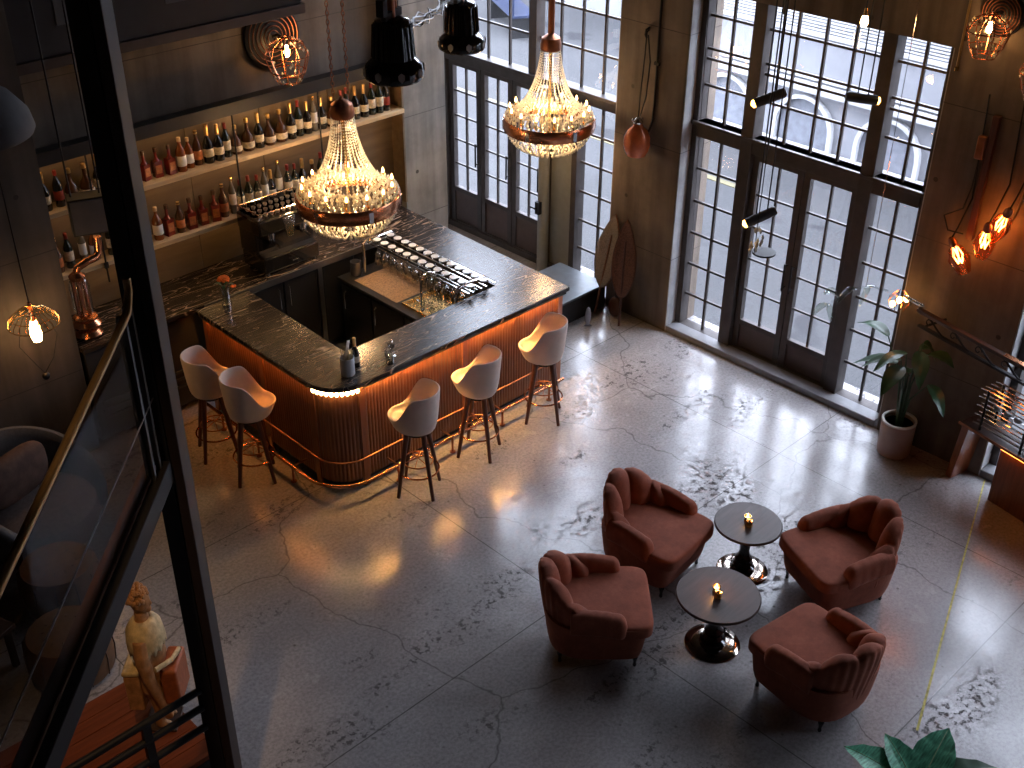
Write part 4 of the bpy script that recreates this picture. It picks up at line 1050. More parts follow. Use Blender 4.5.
mb = MB(); mb.b2((-.015, .0, .7), (.012, .06, .73)); mb.b2((-.015, .0, 2.0), (.012, .06, 2.03)); mb.build('clips', M['blackmetal'], t)

# wire-cage wall lamps
def cage_lamp(name, label, loc, rz, group, disc=.2, discm='blackmetal', pw=2.0):
    # local: wall behind at -X side; lamp sticks out along +X
    t = thing(name, label, 'wall lamp', loc, rz, group)
    if disc:
        MB().lathe([(0, 0), (disc, 0), (disc, .018), (disc * .92, .028), (0, .03)], n=36, M=Matrix.Rotation(pi / 2, 4, 'Y')).build('wall_plate', M[discm], t)
        mb = MB()
        for k in range(6):
            r = disc * (.2 + .14 * k); mb.tube([(.034, r * cos(q), r * sin(q)) for q in [2 * pi * j / 28 for j in range(28)]], .004, 4, closed=True)
        mb.build('plate_rings', M['copperdark'], t)
    MB().tube([(.02, 0, .0), (.10, 0, .03), (.16, 0, .02), (.17, 0, -.02)], .012, 8).build('arm', M['blackmetal'], t)
    mb = MB()
    pr = [(.035, .03), (.13, -.02), (.165, -.10), (.13, -.22), (.085, -.30)]
    for k in range(9):
        a = 2 * pi * k / 9; mb.tube([(.19 + r * cos(a), r * sin(a), z) for r, z in pr], .0055, 5)
    for r, z in pr: mb.tube([(.19 + r * cos(q), r * sin(q), z) for q in [2 * pi * j / 20 for j in range(20)]], .0055, 5, closed=True)
    mb.build('wire_cage', M['copper'], t)
    rc = random.Random(len(label))
    for k in range(26):
        i = rc.random() * 3.99; j = int(i); q = i - j; r = pr[j][0] * (1 - q) + pr[j + 1][0] * q; z = pr[j][1] * (1 - q) + pr[j + 1][1] * q
        a = rc.random() * 6.28; MB().bead((.19 + r * cos(a), r * sin(a), z), .011, .017).build('glass_drop', M['crystal'], t, smooth=False)
    MB().lathe([(0, -.03), (.012, -.03), (.016, -.05), (.024, -.08), (.018, -.11), (0, -.12)], (.19, 0, 0), 12).build('bulb', M['bulb'], t)
    light('POINT', 'lamp_glow', (.19, 0, -.14), pw, (1, .50, .18), t, shadow_soft_size=.03)
    return t
cage_lamp('caged_wall_lamp', 'copper wire cage lamp on a round plate above the bottle shelves', (6.42, 9.925, 3.20), -pi / 2, 'wire cage lamps', .24, 'blackmetal', 1.5).scale = (1.3, 1.3, 1.3)
cage_lamp('caged_wall_lamp', 'copper wire cage lamp on a black disc high on the right pier', (XF - .005, 4.00, 4.06), pi, 'wire cage lamps', .17, 'blackmetal', 2.0)
cage_lamp('caged_wall_lamp', 'wire cage lamp on a black disc at the picture edge, high on the bench pier', (XF - .005, 3.52, 3.84), pi, 'wire cage lamps', .20, 'blackmetal', .3)
# cluster of three bulb lamps low on the right pier
def filament_lamp(label, loc, tilt, pw):
    t = thing('filament_lamp', label, 'wall lamp', loc, 0, 'filament bulb lamps on the right pier')
    Mx = Matrix.Rotation(tilt, 4, 'X') @ Matrix.Rotation(-.25, 4, 'Y')
    MB().lathe([(.05, -.22), (.075, -.16), (.085, -.08), (.06, .02), (.03, .05), (.03, .09), (0, .09)], n=20, M=Mx).build('glass_shade', glassmat('amber_glass_%d' % int(loc[2] * 100), (.95, .55, .30), 1.6), t)
    MB().lathe([(0, .05), (.032, .05), (.034, .10), (.02, .13), (0, .13)], n=14, M=Mx).build('socket', M['copperdark'], t)
    mb = MB()
    for k in range(4):
        a = k * 1.6; mb.tube([(.02 * cos(a), .02 * sin(a), .03), (.036 * cos(a + .5), .036 * sin(a + .5), -.05), (.02 * cos(a + 1), .02 * sin(a + 1), -.12)], .007, 6, M=Mx)
    mb.build('filament', M['filament'], t)
    mb = MB()
    for k in range(6):
        a = k * pi / 3; mb.tube([(.03 * cos(a), .03 * sin(a), .05), (.09 * cos(a), .09 * sin(a), -.08), (.05 * cos(a), .05 * sin(a), -.23)], .003, 4, M=Mx)
    mb.build('wire_guard', M['copper'], t)
    p = Mx @ Vector((0, 0, .12)); MB().tube([p, p + Vector((.03, -.02, .10)), (XF - loc[0] - .012, p.y - .02, .42), (XF - loc[0] - .012, p.y + .03, 1.3)], .007, 6).build('cord', M['blackmetal'], t)
    light('POINT', 'lamp_glow', Mx @ Vector((0, 0, -.10)), pw, (1, .38, .10), t, shadow_soft_size=.03)
filament_lamp('amber filament lamp low on the right pier, lowest of the three', (9.07, 3.88, 2.13), radians(-25), .7)
filament_lamp('amber filament lamp on the right pier, middle of the three', (9.07, 3.66, 2.34), radians(5), .7)
filament_lamp('amber filament lamp on the right pier, topmost of the three', (9.07, 3.55, 2.52), radians(20), .7)
t = thing('wooden_batten', 'brown wooden batten fixed on the right pier above the filament lamps', 'batten', (XF - .012, 3.85, 2.2))
MB().b2((-.035, -.03, 0), (.010, .03, 1.08)).build('batten', M['leg'], t, .004)
MB().b2((-.05, .035, .70), (.010, .11, .90)).build('junction_box', M['copperdark'], t, .015)
mb = MB(); mb.tube([(-.02, .07, .70), (-.02, .075, .45), (-.02, .11, .25), (-.02, .26, .14), (-.02, .20, .02), (-.02, .06, .03)], .007, 6); mb.build('cable', M['blackmetal'], t)
t = thing('brass_conduit', 'long thin brass conduit climbing the right pier', 'conduit', (XF - .012, 3.47, 2.2))
MB().tube([(0, .12, .1), (0, .05, .35), (0, .0, .8), (0, -.02, 1.4), (0, -.03, ZC - 2.21)], .010, 8).build('pipe', M['bronze'], t)
t = thing('hanging_rope', 'straight yellow-brown rope running up beside the tall window', 'cord', (XF - .01, 4.28, 3.55))
MB().cyl((0, 0, 0), (0, 0, ZC - 3.56), .010, n=8).build('rope', M['bronze'], t)
MB().lathe([(0, 0), (.018, 0), (.018, .03), (0, .035)], n=12).build('rope_end', M['brass'], t)

# ------------------------------------------------------------------ leaning paddles and the low platform
def paddle(label, loc, rz, lean, L, W, m, mr):
    t = thing('rattan_paddle', label, 'paddle', loc, rz, 'woven paddles leaning on the pier')
    Mx = Matrix.Rotation(lean, 4, 'Y')
    def f(u, v):
        z = .32 + (L - .32) * u; w = W * sin(pi * u ** .8) ** .8 if 0 < u < 1 else 0
        return (.0 + .02 * sin(pi * u) * cos(pi * (v - .5)), (v - .5) * w, z)
    g_ = MB().grid(f, 22, 9, M=Mx).build('woven_blade', m, t)
    so_ = g_.modifiers.new('thick', 'SOLIDIFY'); so_.thickness = .014
    ed = [f(i / 21, 0) for i in range(22)] + [f(1 - i / 21, 1) for i in range(1, 21)]
    MB().tube(ed, .009, 6, closed=True, M=Mx).build('rim', mr, t)
    MB().cyl((0, 0, .0), (0, 0, L * .8), .014, .010, 8, M=Mx).build('handle', mr, t)
paddle('grey woven leaf-shaped paddle leaning on the pier, nearer the bar', (8.97, 7.80, .005), radians(-12), radians(11), 1.18, .40, M['rattan'], M['rattanb'])
paddle('brown woven leaf-shaped paddle leaning on the pier, nearer the tall window', (8.95, 7.42, .005), radians(32), radians(9), 1.22, .26, M['rattanb'], M['leg'])
t = thing('small_lute', 'small brown stringed instrument leaning between the two paddles', 'instrument', (9.06, 7.60, .0))
Mx = Matrix.Rotation(radians(8), 4, 'Y')
MB().sph((0, 0, .13), (.04, .09, .12), 16, 10, Mx).build('body', M['leg'], t)
MB().b2((-.012, -.016, .22), (.012, .016, .60), Mx).b2((-.014, -.026, .58), (.014, .026, .68), Mx).build('neck', M['walnut'], t)
t = thing('low_platform', 'low black platform with grey top beside the entrance window', 'platform', (8.62, 8.20, 0), 0)
MB().b2((-.62, -.36, 0), (.56, .36, .27)).build('body', M['black'], t, .006, smooth=False)
MB().b2((-.63, -.37, .27), (.57, .37, .30)).build('top', M['platform'], t, .006, smooth=False)
t = thing('steel_post', 'round grey steel door post standing at the entrance window', 'post', (9.26, 8.93, 0))
MB().cyl((0, 0, .012), (0, 0, 2.3), .065, n=24).build('post', M['greysteel'] if 'greysteel' in M else M['graphite'], t)
MB().lathe([(0, 0), (.11, 0), (.11, .012), (0, .014)], n=24).build('base_plate', M['graphite'], t)
MB().b2((-.11, -.03, .80), (-.05, .03, .95)).tube([(-.08, 0, .87), (-.12, .0, .87), (-.12, .10, .87)], .010, 8).build('latch', M['blackmetal'], t)
t = thing('fish_ornament', 'small pale metal fish ornament standing on the floor by the grey paddle', 'ornament', (8.70, 7.66, 0), radians(-40))
MB().sph((0, 0, .13), (.035, .02, .11), 12, 8).add([(-.05, -.004, 0), (.05, -.004, 0), (0, -.004, .05), (-.05, .004, 0), (.05, .004, 0), (0, .004, .05)], [(0, 1, 2), (5, 4, 3), (0, 3, 4, 1), (1, 4, 5, 2), (2, 5, 3, 0)]).build('body', mat('pale_pewter', (.35, .36, .40), .3, .7, .1), t)

# ------------------------------------------------------------------ plants
def blade(mb, base, direction, L, W, droop, up, n=9, fold=.25):
    d = Vector(direction).normalized(); side = d.cross(Vector((0, 0, 1))).normalized()
    def f(u, v):
        p = Vector(base) + d * (L * u) + Vector((0, 0, up * u - droop * u * u))
        w = W * sin(pi * min(1, .06 + .94 * u) ** .85) ** .9
        s_ = (v - .5) * 2
        return p + side * (w * s_ * .5) + Vector((0, 0, fold * w * (abs(s_) - .5) * .5 + .006 * sin(u * 26) * abs(s_)))
    mb.grid(f, n, 7)
def spine(mb, base, direction, L, droop, up, r=.004):
    d = Vector(direction).normalized()
    mb.tube([Vector(base) + d * (L * u) + Vector((0, 0, up * u - droop * u * u + .004)) for u in [i / 8 for i in range(9)]], [r * (1 - .08 * i) for i in range(9)], 5)
t = thing('potted_plant', 'tall dark green plant in a blush pot with white rim beside the window pier', 'plant', (9.02, 4.03, 0))
MB().lathe([(0, 0), (.145, 0), (.152, .02), (.158, .345), (.140, .345), (.138, .30), (0, .30)], n=36).build('pot', M['pot'], t)
MB().lathe([(.139, .345), (.160, .345), (.160, .362), (.139, .362), (.139, .345)], n=36, caps=False).build('pot_rim', M['white'], t, label='white pot rim')
MB().lathe([(0, .31), (.139, .31)], n=24).build('soil', M['soil'], t)
rl = random.Random(9)
for i in range(13):
    a = i * 2.4 + .4; el = rl.uniform(.35, 1.0)
    dr = (cos(a), sin(a), 0)
    reach = rl.uniform(.10, .32); hgt = rl.uniform(.45, 1.05)
    if cos(a) > .35: reach *= .35
    tip = Vector((cos(a) * reach * .6, sin(a) * reach, .31 + hgt))
    st_ = MB().tube([(cos(a) * .03, sin(a) * .03, .30), (cos(a) * reach * .22, sin(a) * reach * .3, .31 + hgt * .55), tip], [.010, .008, .005], 6).build('stem', M['leaf'], t)
    mb = MB(); Lf = rl.uniform(.26, .42) * (.45 if cos(a) > .35 else 1)
    blade(mb, tip, dr, Lf, rl.uniform(.12, .20), .22, rl.uniform(.02, .22)); mb.build('leaf', M['leaf'], t)
t = thing('broad_leaf_plant', 'broad-leaved green plant in a dark pot at the bottom edge of the picture', 'plant', (5.30, 1.74, 0))
MB().lathe([(0, 0), (.15, 0), (.20, .38), (.21, .42), (.185, .42), (.18, .36), (0, .36)], n=32).build('pot', M['blackmetal'], t)
MB().lathe([(0, .365), (.182, .365)], n=24).build('soil', M['soil'], t)
rdir, udir = Vector((.716, -.698, 0)), Vector((.698, .716, 0))
for (sx, sy, L, W, up, dp, mm) in ((.62, .80, .42, .26, .26, .10, 'leafpale'), (-.9, .55, .46, .25, .22, .12, 'leafpale'), (1.0, .30, .56, .22, .22, .22, 'leaf'), (.2, -.2, .30, .2, .30, .12, 'leaf'), (-.35, .9, .34, .2, .22, .1, 'leafpale'), (.9, -.5, .36, .2, .2, .16, 'leaf'), (-.9, -.4, .32, .2, .18, .16, 'leafpale'), (0, -1, .35, .2, .2, .15, 'leaf'), (.85, .75, .36, .18, .14, .12, 'leaf')):
    d = (rdir * sx + udir * sy).normalized(); b_ = Vector((0, 0, .40)) + d * .03
    mb = MB(); blade(mb, b_, d, L, W, dp, up, 14); lf = mb.build('leaf', M[mm], t)
    mb = MB(); spine(mb, b_, d, L, dp, up); mb.build('midrib', M['vein'], lf)
tl = tag(MB().add([(9.235, 3.202, .0015), (9.215, 3.208, .0015), (6.10, 2.126, .0015), (6.108, 2.110, .0015)], [(0, 1, 2, 3)]).build('floor_line', M['yellow'], smooth=False), 'thin worn yellow line on the concrete floor running from the bench', 'floor line')

# ------------------------------------------------------------------ bench with rack and iron rail
bd = Vector((-.21, -.978, 0)).normalized()
bang = atan2(bd.y, bd.x)                       # local +X runs along the bench
t = thing('wall_bench', 'long dark bench with orange-lit front by the window at the picture edge', 'bench', (9.0, 3.47, 0), bang)
MB().b2((0, 0, .585), (3.0, .30, .62)).build('top', M['walnut'], t, .005, smooth=False)
MB().b2((-.004, -.012, .60), (3.0, -.001, .622)).build('edge_trim', M['copperdark'], t, smooth=False, label='thin copper front edge')
MB().add([(.02, .02, .585), (.09, .02, .585), (.09, .28, .585), (.02, .28, .585), (-.03, .02, 0), (.03, .02, 0), (.03, .28, 0), (-.03, .28, 0)], [(0, 1, 2, 3), (4, 5, 6, 7), (0, 1, 5, 4), (1, 2, 6, 5), (2, 3, 7, 6), (3, 0, 4, 7)]).build('leg', pil, t, .003, smooth=False)
MB().b2((.42, .05, .0), (3.0, .28, .585)).build('lit_box', M['flute'], t, .003, smooth=False, label='orange-lit redwood front')
MB().b2((.44, .015, .572), (3.0, .03, .584)).build('led_strip', M['ledorange'], t, smooth=False)
t = thing('wire_rack', 'dark wire rack with chrome bars standing on the bench', 'rack', (9.0, 3.47, .6205), bang)
mb = MB()
for x in (.18, .60, 1.02, 1.44): 
    for y in (.04, .24): MB().cyl((x, y, 0), (x, y, .40), .012, n=8).build('upright', M['blackmetal'], t)
for z in (.04, .13, .22, .31, .39):
    mb = MB()
    for y in (.04, .10, .17, .24): mb.tube([(.10, y, z), (.14, y, z + .006), (1.6, y, z + .006)], .008, 6)
    mb.build('wire_shelf', M['chrome'] if z > .05 else M['brushed'], t)
rb2 = random.Random(8)
for i in range(9):
    b_ = MB().lathe([(0, 0), (.030, .004), (.034, .03), (.022, .045), (0, .05)], n=12)
    o = b_.build('metal_cup', M['brushed']); q = Vector((9.0, 3.47, 0)) + bd * (.27 + .11 * (i % 5) + .04 * (i // 5)) + Vector((.978, -.21, 0)) * (.07 if i < 5 else .205)
    o.location = (q.x, q.y, .6205 + (.244 if i < 5 else .154)); tag(o, 'small metal cup lying in the wire rack on the bench', 'cup', 'metal cups in the wire rack')
t = thing('iron_rail', 'ornate black iron rail with copper top bar over the bench', 'rail', (8.97, 4.02, 1.38), atan2(-1.12, -.27))
MB().b2((0, -.02, .0), (2.2, .02, .022)).build('lower_bar', M['blackmetal'], t, .003, smooth=False)
MB().b2((-.04, -.026, .13), (2.2, .026, .165)).build('top_bar', M['walnut'], t, .006, smooth=False)
MB().b2((.9, -.027, .166), (2.2, .027, .172)).build('copper_cap', M['copper'], t, smooth=False)
mb = MB()
for k in range(8):
    xo = .05 + k * .27
    mb.tube([(xo + .24 * u, 0, .02 + .055 + .055 * cos(pi * u)) for u in [i / 12 for i in range(13)]], .009, 6)
    mb.tube([(xo + .05 + .04 * cos(a) * (1 - a / 9), 0, .075 + .04 * sin(a) * (1 - a / 9)) for a in [i * .5 for i in range(14)]], .006, 6)
mb.build('scrolls', M['blackmetal'], t)
mb = MB(); mb.cyl((.05, 0, .01), (.05, .30, .01), .012, n=8); mb.cyl((1.9, 0, .01), (1.9, .0, -.757), .016, n=8); mb.build('bracket', M['blackmetal'], t)
t = thing('rail_end_lamp', 'glowing copper bulb lamp at the end of the iron rail by the plant', 'lamp', (9.03, 4.25, 1.52))
for (x, y, z) in ((0, .02, 0), (-.04, .06, -.04), (.01, -.04, .03)):
    MB().sph((x, y, z), (.026, .026, .032), 12, 8).build('bulb', M['filament'], t)
mb = MB()
for k in range(8):
    a = k * pi / 4; mb.tube([(.03 * cos(a), .02 + .03 * sin(a), .09), (.10 * cos(a), .02 + .10 * sin(a), .0), (.05 * cos(a), .02 + .05 * sin(a), -.10)], .004, 5)
mb.build('wire_guard', M['copper'], t)
MB().cyl((0, -.02, .05), (-.045, -.24, .05), .02, .016, 10).build('arm', M['chrome'], t)
light('POINT', 'lamp_glow', (-.08, .04, .0), .8, (1, .52, .2), t, shadow_soft_size=.04)
t = thing('glass_branch', 'clear glass branch with curled leaves hanging before the door beside the glowing lamp', 'ornament', (8.30, 4.45, 1.66))
mb = MB(); mb.tube([(.55, -.14, .0), (.35, -.08, .10), (.10, .0, .12), (-.10, .06, .02)], .010, 8); mb.build('stem', M['glass'], t)
for (x, y, z, dx, dy, dz) in ((.35, -.08, .10, -.05, .05, -.20), (.18, -.03, .12, -.10, .10, -.16), (.0, .03, .08, -.14, .06, .05), (-.08, .05, .02, -.10, .10, -.12), (-.10, .06, .02, .02, -.05, -.16)):
    mb = MB(); pts_ = [Vector((x, y, z)).lerp(Vector((x + dx, y + dy, z + dz)), u) + Vector((0, 0, .05 * sin(pi * u))) for u in [i / 8 for i in range(9)]]
    mb.tube(pts_, [.006 + .022 * sin(pi * i / 8) for i in range(9)], 8); mb.build('glass_leaf', glassmat('green_tinted_glass_%d' % int((x + 1) * 100), (.86, .90, .86), 3.0), t)
MB().cyl((.30, -.06, .10), (.30, -.06, ZC - 1.66), .003, n=5).build('wire', M['chrome'], t)

# ------------------------------------------------------------------ stair side: steel column, landing, balustrade
t = thing('steel_column', 'tall black steel column crossing the picture beside the stair', 'column', (2.245, 4.81, 0), radians(-44))
MB().b2((-.075, -.07, .012), (.015, .07, ZC - .001)).build('web', M['blackmetal'], t, .006, smooth=False)
MB().b2((.021, -.075, .012), (.075, .075, ZC - .001)).build('flange', mat('black_brown_steel', (.030, .020, .017), .5, .3), t, .006, smooth=False)
MB().b2((.012, -.05, .012), (.024, .05, ZC - .001)).build('recess', M['black'], t, smooth=False)
MB().b2((-.13, -.12, 0), (.13, .12, .012)).build('base_plate', M['blackmetal'], t, smooth=False)
t = thing('timber_landing', 'mahogany board landing at the foot of the stair under the carved figure', 'landing')
np_ = [(.6, 4.2), (2.02, 4.2), (2.02, 5.02), (2.30, 5.02), (2.32, 5.96), (.6, 5.96)]
for i in range(13):
    ya = 4.2 + i * .1355; yb = ya + .131; xr = 2.02 if yb < 5.03 else 2.31
    MB().b2((.6, ya, .41), (xr, yb, .45)).build('board', M['mahog'], t, .003, smooth=False)
MB().prism([(a * .99 + .01, b - .01) for a, b in np_], 0, .41).build('base', M['black'], t, smooth=False)
t = thing('guard_rail', 'low black three-bar guard rail in front of the carved figure', 'railing', (0, 4.80, .45))
for z in (.50, .66, .80):
    MB().cyl((.62, 0, z - .02), (2.16, 0, z), .024, n=10).build('bar', M['blackmetal'], t)
for x in (1.80, .75): MB().b2((x - .025, -.02, 0), (x + .025, .02, .80)).build('post', M['blackmetal'], t, smooth=False)
# balustrade of glass between column and a nearer post
A, B = Vector((2.16, 4.75, 2.92)), Vector((.76, 3.41, 2.76))
A2, B2 = Vector((2.14, 4.71, 3.86)), Vector((.62, 3.20, 3.62))
t = thing('glass_balustrade', 'bridge edge with dark beam, smoked glass and bronze handrail left of the column', 'balustrade')
dirn = (B - A).normalized(); nrm = Vector((-dirn.y, dirn.x, 0)).normalized()
def slab(P, Q, w, h0, h1):
    n_ = Vector((-(Q - P).y, (Q - P).x, 0)).normalized() * w / 2
    vs = [P + n_ + Vector((0, 0, h0)), P - n_ + Vector((0, 0, h0)), Q - n_ + Vector((0, 0, h0)), Q + n_ + Vector((0, 0, h0)), P + n_ + Vector((0, 0, h1)), P - n_ + Vector((0, 0, h1)), Q - n_ + Vector((0, 0, h1)), Q + n_ + Vector((0, 0, h1))]
    return MB().add(vs, [(0, 1, 2, 3), (4, 5, 6, 7), (0, 1, 5, 4), (1, 2, 6, 5), (2, 3, 7, 6), (3, 0, 4, 7)])
slab(A, B + dirn * .6, .10, -.11, .02).build('edge_beam', M['blackmetal'], t, .005, smooth=False)
slab(A - nrm * .035, B + dirn * .6 - nrm * .035, .07, .021, .05).build('top_trim', mat('brown_timber_trim', (.14, .075, .04), .5), t, .003, smooth=False, label='brown timber strip on the beam')
slab(A + dirn * .12, B + dirn * .5, .012, .05, .80).build('glass_panel', M['smoke'], t, smooth=False)
hp = [Vector((2.15, 4.73, 3.99)), Vector((2.145, 4.72, 3.93))] + [A2 + (B2 - A2) * (.03 + .97 * i / 10) for i in range(11)] + [B2 + (B2 - A2).normalized() * .5]
MB().tube(hp, .020, 12).build('handrail', M['bronze'], t)
for q in (.03, .075): 
    p = A + dirn * (q * 2); MB().b2((-.012, -.022, 0), (.012, .022, .95), Matrix.Translation(p) @ Matrix.Rotation(atan2(dirn.y, dirn.x), 4, 'Z')).build('stanchion', M['graphite'], t, smooth=False)
MB().tube([A + nrm * .02 + Vector((0, 0, .40)), B + dirn * .5 + nrm * .02 + Vector((0, 0, .36))], .004, 6).build('cable', M['brushed'], t)
t = thing('bridge_post', 'black steel post in the bottom corner carrying the near end of the balustrade', 'post', (.60, 3.15, 0))
MB().b2((-.05, -.05, .01), (.05, .05, 2.70)).build('shaft', M['blackmetal'], t, .005, smooth=False)
MB().b2((-.10, -.10, 0), (.10, .10, .01)).build('base_plate', M['blackmetal'], t, smooth=False)

# carved figure on the landing
t = thing('carved_figure', 'carved wooden figure with cream shawl and red boards standing on the landing', 'statue', (2.18, 5.47, .45), radians(-44)); t.scale = (.80, .80, 1.0)
b_ = MB()
b_.lathe([(0, .26), (.10, .27), (.125, .34), (.115, .45), (.135, .60), (.15, .74), (.13, .84), (.07, .89), (.052, .93), (.055, .97), (0, .98)], n=24, M=Matrix.Diagonal((.9, 1.05, 1, 1)))
b_.sph((.012, 0, 1.05), (.078, .070, .095), 18, 12)          # head
b_.sph((.085, 0, 1.035), (.020, .014, .022), 8, 6)            # nose
b_.sph((.062, 0, .985), (.032, .032, .022), 10, 6)            # chin
b_.sph((.072, 0, 1.005), (.016, .026, .008), 8, 6)            # lips
b_.sph((.065, 0, 1.072), (.022, .050, .012), 10, 6)           # brow
for sy in (-1, 1):
    b_.sph((.0, sy * .07, 1.04), (.020, .012, .028), 8, 6)    # ears
    b_.tube([(.0, sy * .14, .82), (.0, sy * .172, .66), (.03, sy * .165, .48), (.075, sy * .145, .30), (.085, sy * .142, .22)], [.055, .058, .048, .036, .030], 12)   # arms
    b_.tube([(.01, sy * .055, .30), (.02, sy * .06, .16), (.0, sy * .06, .02)], [.065, .052, .042], 10)                         # legs
    b_.sph((.035, sy * .06, .02), (.075, .038, .022), 10, 6)  # feet
    for f_ in range(4):
        b_.tube([(.065 + .018 * f_, sy * .142, .22), (.075 + .021 * f_, sy * .140, .165), (.078 + .017 * f_, sy * .130, .125 + .006 * abs(f_ - 1))], [.012, .011, .008], 7)
    b_.tube([(.10, sy * .135, .23), (.135, sy * .125, .20), (.142, sy * .118, .165)], [.012, .011, .008], 7)
body = b_.build('body', M['statue'], t)
rm = body.modifiers.new('remesh', 'REMESH'); rm.mode = 'VOXEL'; rm.voxel_size = .0085; rm.use_smooth_shade = True
sm = body.modifiers.new('smooth', 'SMOOTH'); sm.iterations = 3; sm.factor = .5
hr = MB(); rh = random.Random(2)
for i in range(70):
    a = rh.uniform(0, 6.28); z = rh.uniform(.0, 1.0)
    r = sqrt(max(0, 1 - (z * .98) ** 2))
    x, y, zz = -.005 + .082 * r * cos(a), .076 * r * sin(a), 1.065 + .10 * z
    if x > .055 and zz < 1.10: continue
    hr.sph((x, y, zz), .021, 7, 5)
hr.build('carved_hair', M['statue'], t)
def shf(u, v):
    a = 2 * pi * u; fr_ = .02 * sin(a * 17) * (v > .8)
    r = [.062, .105, .145, .158, .160][min(4, int(round(v * 4)))]; z = [.915, .888, .84, .775, .72][min(4, int(round(v * 4)))]
    return (r * cos(a) * .92, r * sin(a) * 1.12, z + fr_ - .03 * abs(sin(a)) * (v > .6))
sh = MB().grid(shf, 72, 5, cu=True).build('shawl', M['shawl'], t); so_ = sh.modifiers.new('thick', 'SOLIDIFY'); so_.thickness = .014
MB().b2((.10, -.15, .27), (.235, .15, .56)).build('carried_board', M['statuered'], t, .02, label='red carved board in front')
MB().b2((-.20, -.13, .20), (-.075, .13, .50)).build('carried_box', M['statue'], t, .012)
MB().b2((-.205, -.135, .50), (-.07, .135, .535)).build('box_lid', M['shawl'], t, .01, label='cream box lid')
MB().tube([(.10, -.20, .62), (.19, -.06, .60), (.21, .08, .585)], .019, 10).build('sash', M['shawl'], t)
MB().b2((-.13, -.13, 0), (.14, .13, .018)).build('plinth', M['walnut'], t, .004)

# ------------------------------------------------------------------ things below the bridge and by the pier
t = thing('lounge_chair', 'dark grey tub lounge chair with brown pillow behind the glass balustrade', 'lounge chair', (2.66, 8.30, 0), radians(20))
def tub(u, v):
    a = radians(-30 + 240 * u); q = 2 * pi * v; c, s_ = cos(q), sin(q)
    H = .45 + .42 * sin(pi * u) ** .8
    z = (.16 + H) / 2 + (H - .16) / 2 * abs(s_) ** .6 * (1 if s_ > 0 else -1)
    r = .50 + .06 * abs(c) ** .7 * (1 if c > 0 else -1) + .10 * max(0, z - .3)
    return (r * cos(a), r * sin(a), z)
MB().grid(tub, 50, 18, cv=True, caps=True).build('tub_back', M['greyfab'], t)
MB().lathe([(0, .14), (.44, .14), (.47, .2), (.46, .38), (.40, .42), (0, .43)], n=32).build('seat', M['grout'], t)
pl = MB().grid(lambda u, v: (.34 * (abs(cos(2 * pi * u)) ** .6) * (1 if cos(2 * pi * u) > 0 else -1) * sin(pi * v) ** .6, .20 + .10 * cos(pi * v), .62 + .22 * (abs(sin(2 * pi * u)) ** .6) * (1 if sin(2 * pi * u) > 0 else -1) * sin(pi * v) ** .6), 32, 12, cu=True)
pl.build('pillow', M['cushion'], t)
for a in (.8, 2.4, 3.9, 5.5): MB().cyl((.36 * cos(a), .36 * sin(a), .15), (.38 * cos(a), .38 * sin(a), 0), .024, .016, 8).build('leg', M['walnut'], t)
def pouf(label, loc):
    t = thing('pouf', label, 'pouf', loc, 0, 'brown leather poufs')
    MB().lathe([(0, .02), (.27, .02), (.30, .06), (.31, .2), (.30, .34), (.27, .39), (.10, .41), (0, .405)], n=36).build('body', M['pouf'], t)
    mb = MB()
    for k in range(12):
        a = 2 * pi * k / 12; mb.tube([(.30 * cos(a), .30 * sin(a), .05), (.314 * cos(a), .314 * sin(a), .2), (.30 * cos(a), .30 * sin(a), .35), (.14 * cos(a), .14 * sin(a), .408)], .006, 5)
    mb.build('seams', M['walnut'], t); MB().lathe([(0, 0), (.24, 0), (.26, .02), (0, .02)], n=24).build('base', M['black'], t)
pouf('round brown leather pouf behind the balustrade glass, nearer the lounge chair', (2.42, 7.50, 0))
pouf('round brown leather pouf behind the balustrade glass, nearer the camera', (2.12, 6.76, 0))
t = thing('coffee_table', 'low dark wood table with blue-grey runner behind the balustrade glass', 'table', (1.35, 7.25, 0), radians(20))
MB().b2((-.45, -.35, .36), (.45, .35, .40)).build('tabletop', M['walnut'], t, .006); MB().b2((-.14, -.352, .4005), (.14, .352, .405)).build('runner', mat('blue_grey_runner', (.10, .12, .16), .8), t)
for sx in (-.4, .4):
    for sy in (-.3, .3): MB().b2((sx - .02, sy - .02, 0), (sx + .02, sy + .02, .36)).build('leg', M['walnut'], t)

t = thing('wire_shade_lamp', 'glowing bulb under a wire umbrella shade hanging before the concrete pier', 'pendant lamp', (3.18, 8.9, 1.60))
MB().lathe([(0, -.11), (.035, -.10), (.048, -.04), (.040, .04), (.022, .09), (0, .09)], n=16).build('bulb', M['bulbhot'], t)
mb = MB()
for k in range(22):
    a = 2 * pi * k / 22; mb.tube([(.03 * cos(a), .03 * sin(a), .20), (.12 * cos(a), .12 * sin(a), .175), (.20 * cos(a), .20 * sin(a), .10), (.205 * cos(a), .205 * sin(a), .06)], .0035, 4)
for r, z in ((.205, .06), (.17, .13), (.10, .182)): mb.tube([(r * cos(q), r * sin(q), z) for q in [2 * pi * j / 32 for j in range(32)]], .0045, 5, closed=True)
mb.build('wire_shade', M['brass'], t)
MB().cyl((0, 0, .08), (0, 0, .26), .022, .015, 12).build('socket', M['copper'], t); MB().cyl((0, 0, .26), (0, 0, ZC - 1.6), .006, n=6).build('cord', M['blackmetal'], t)
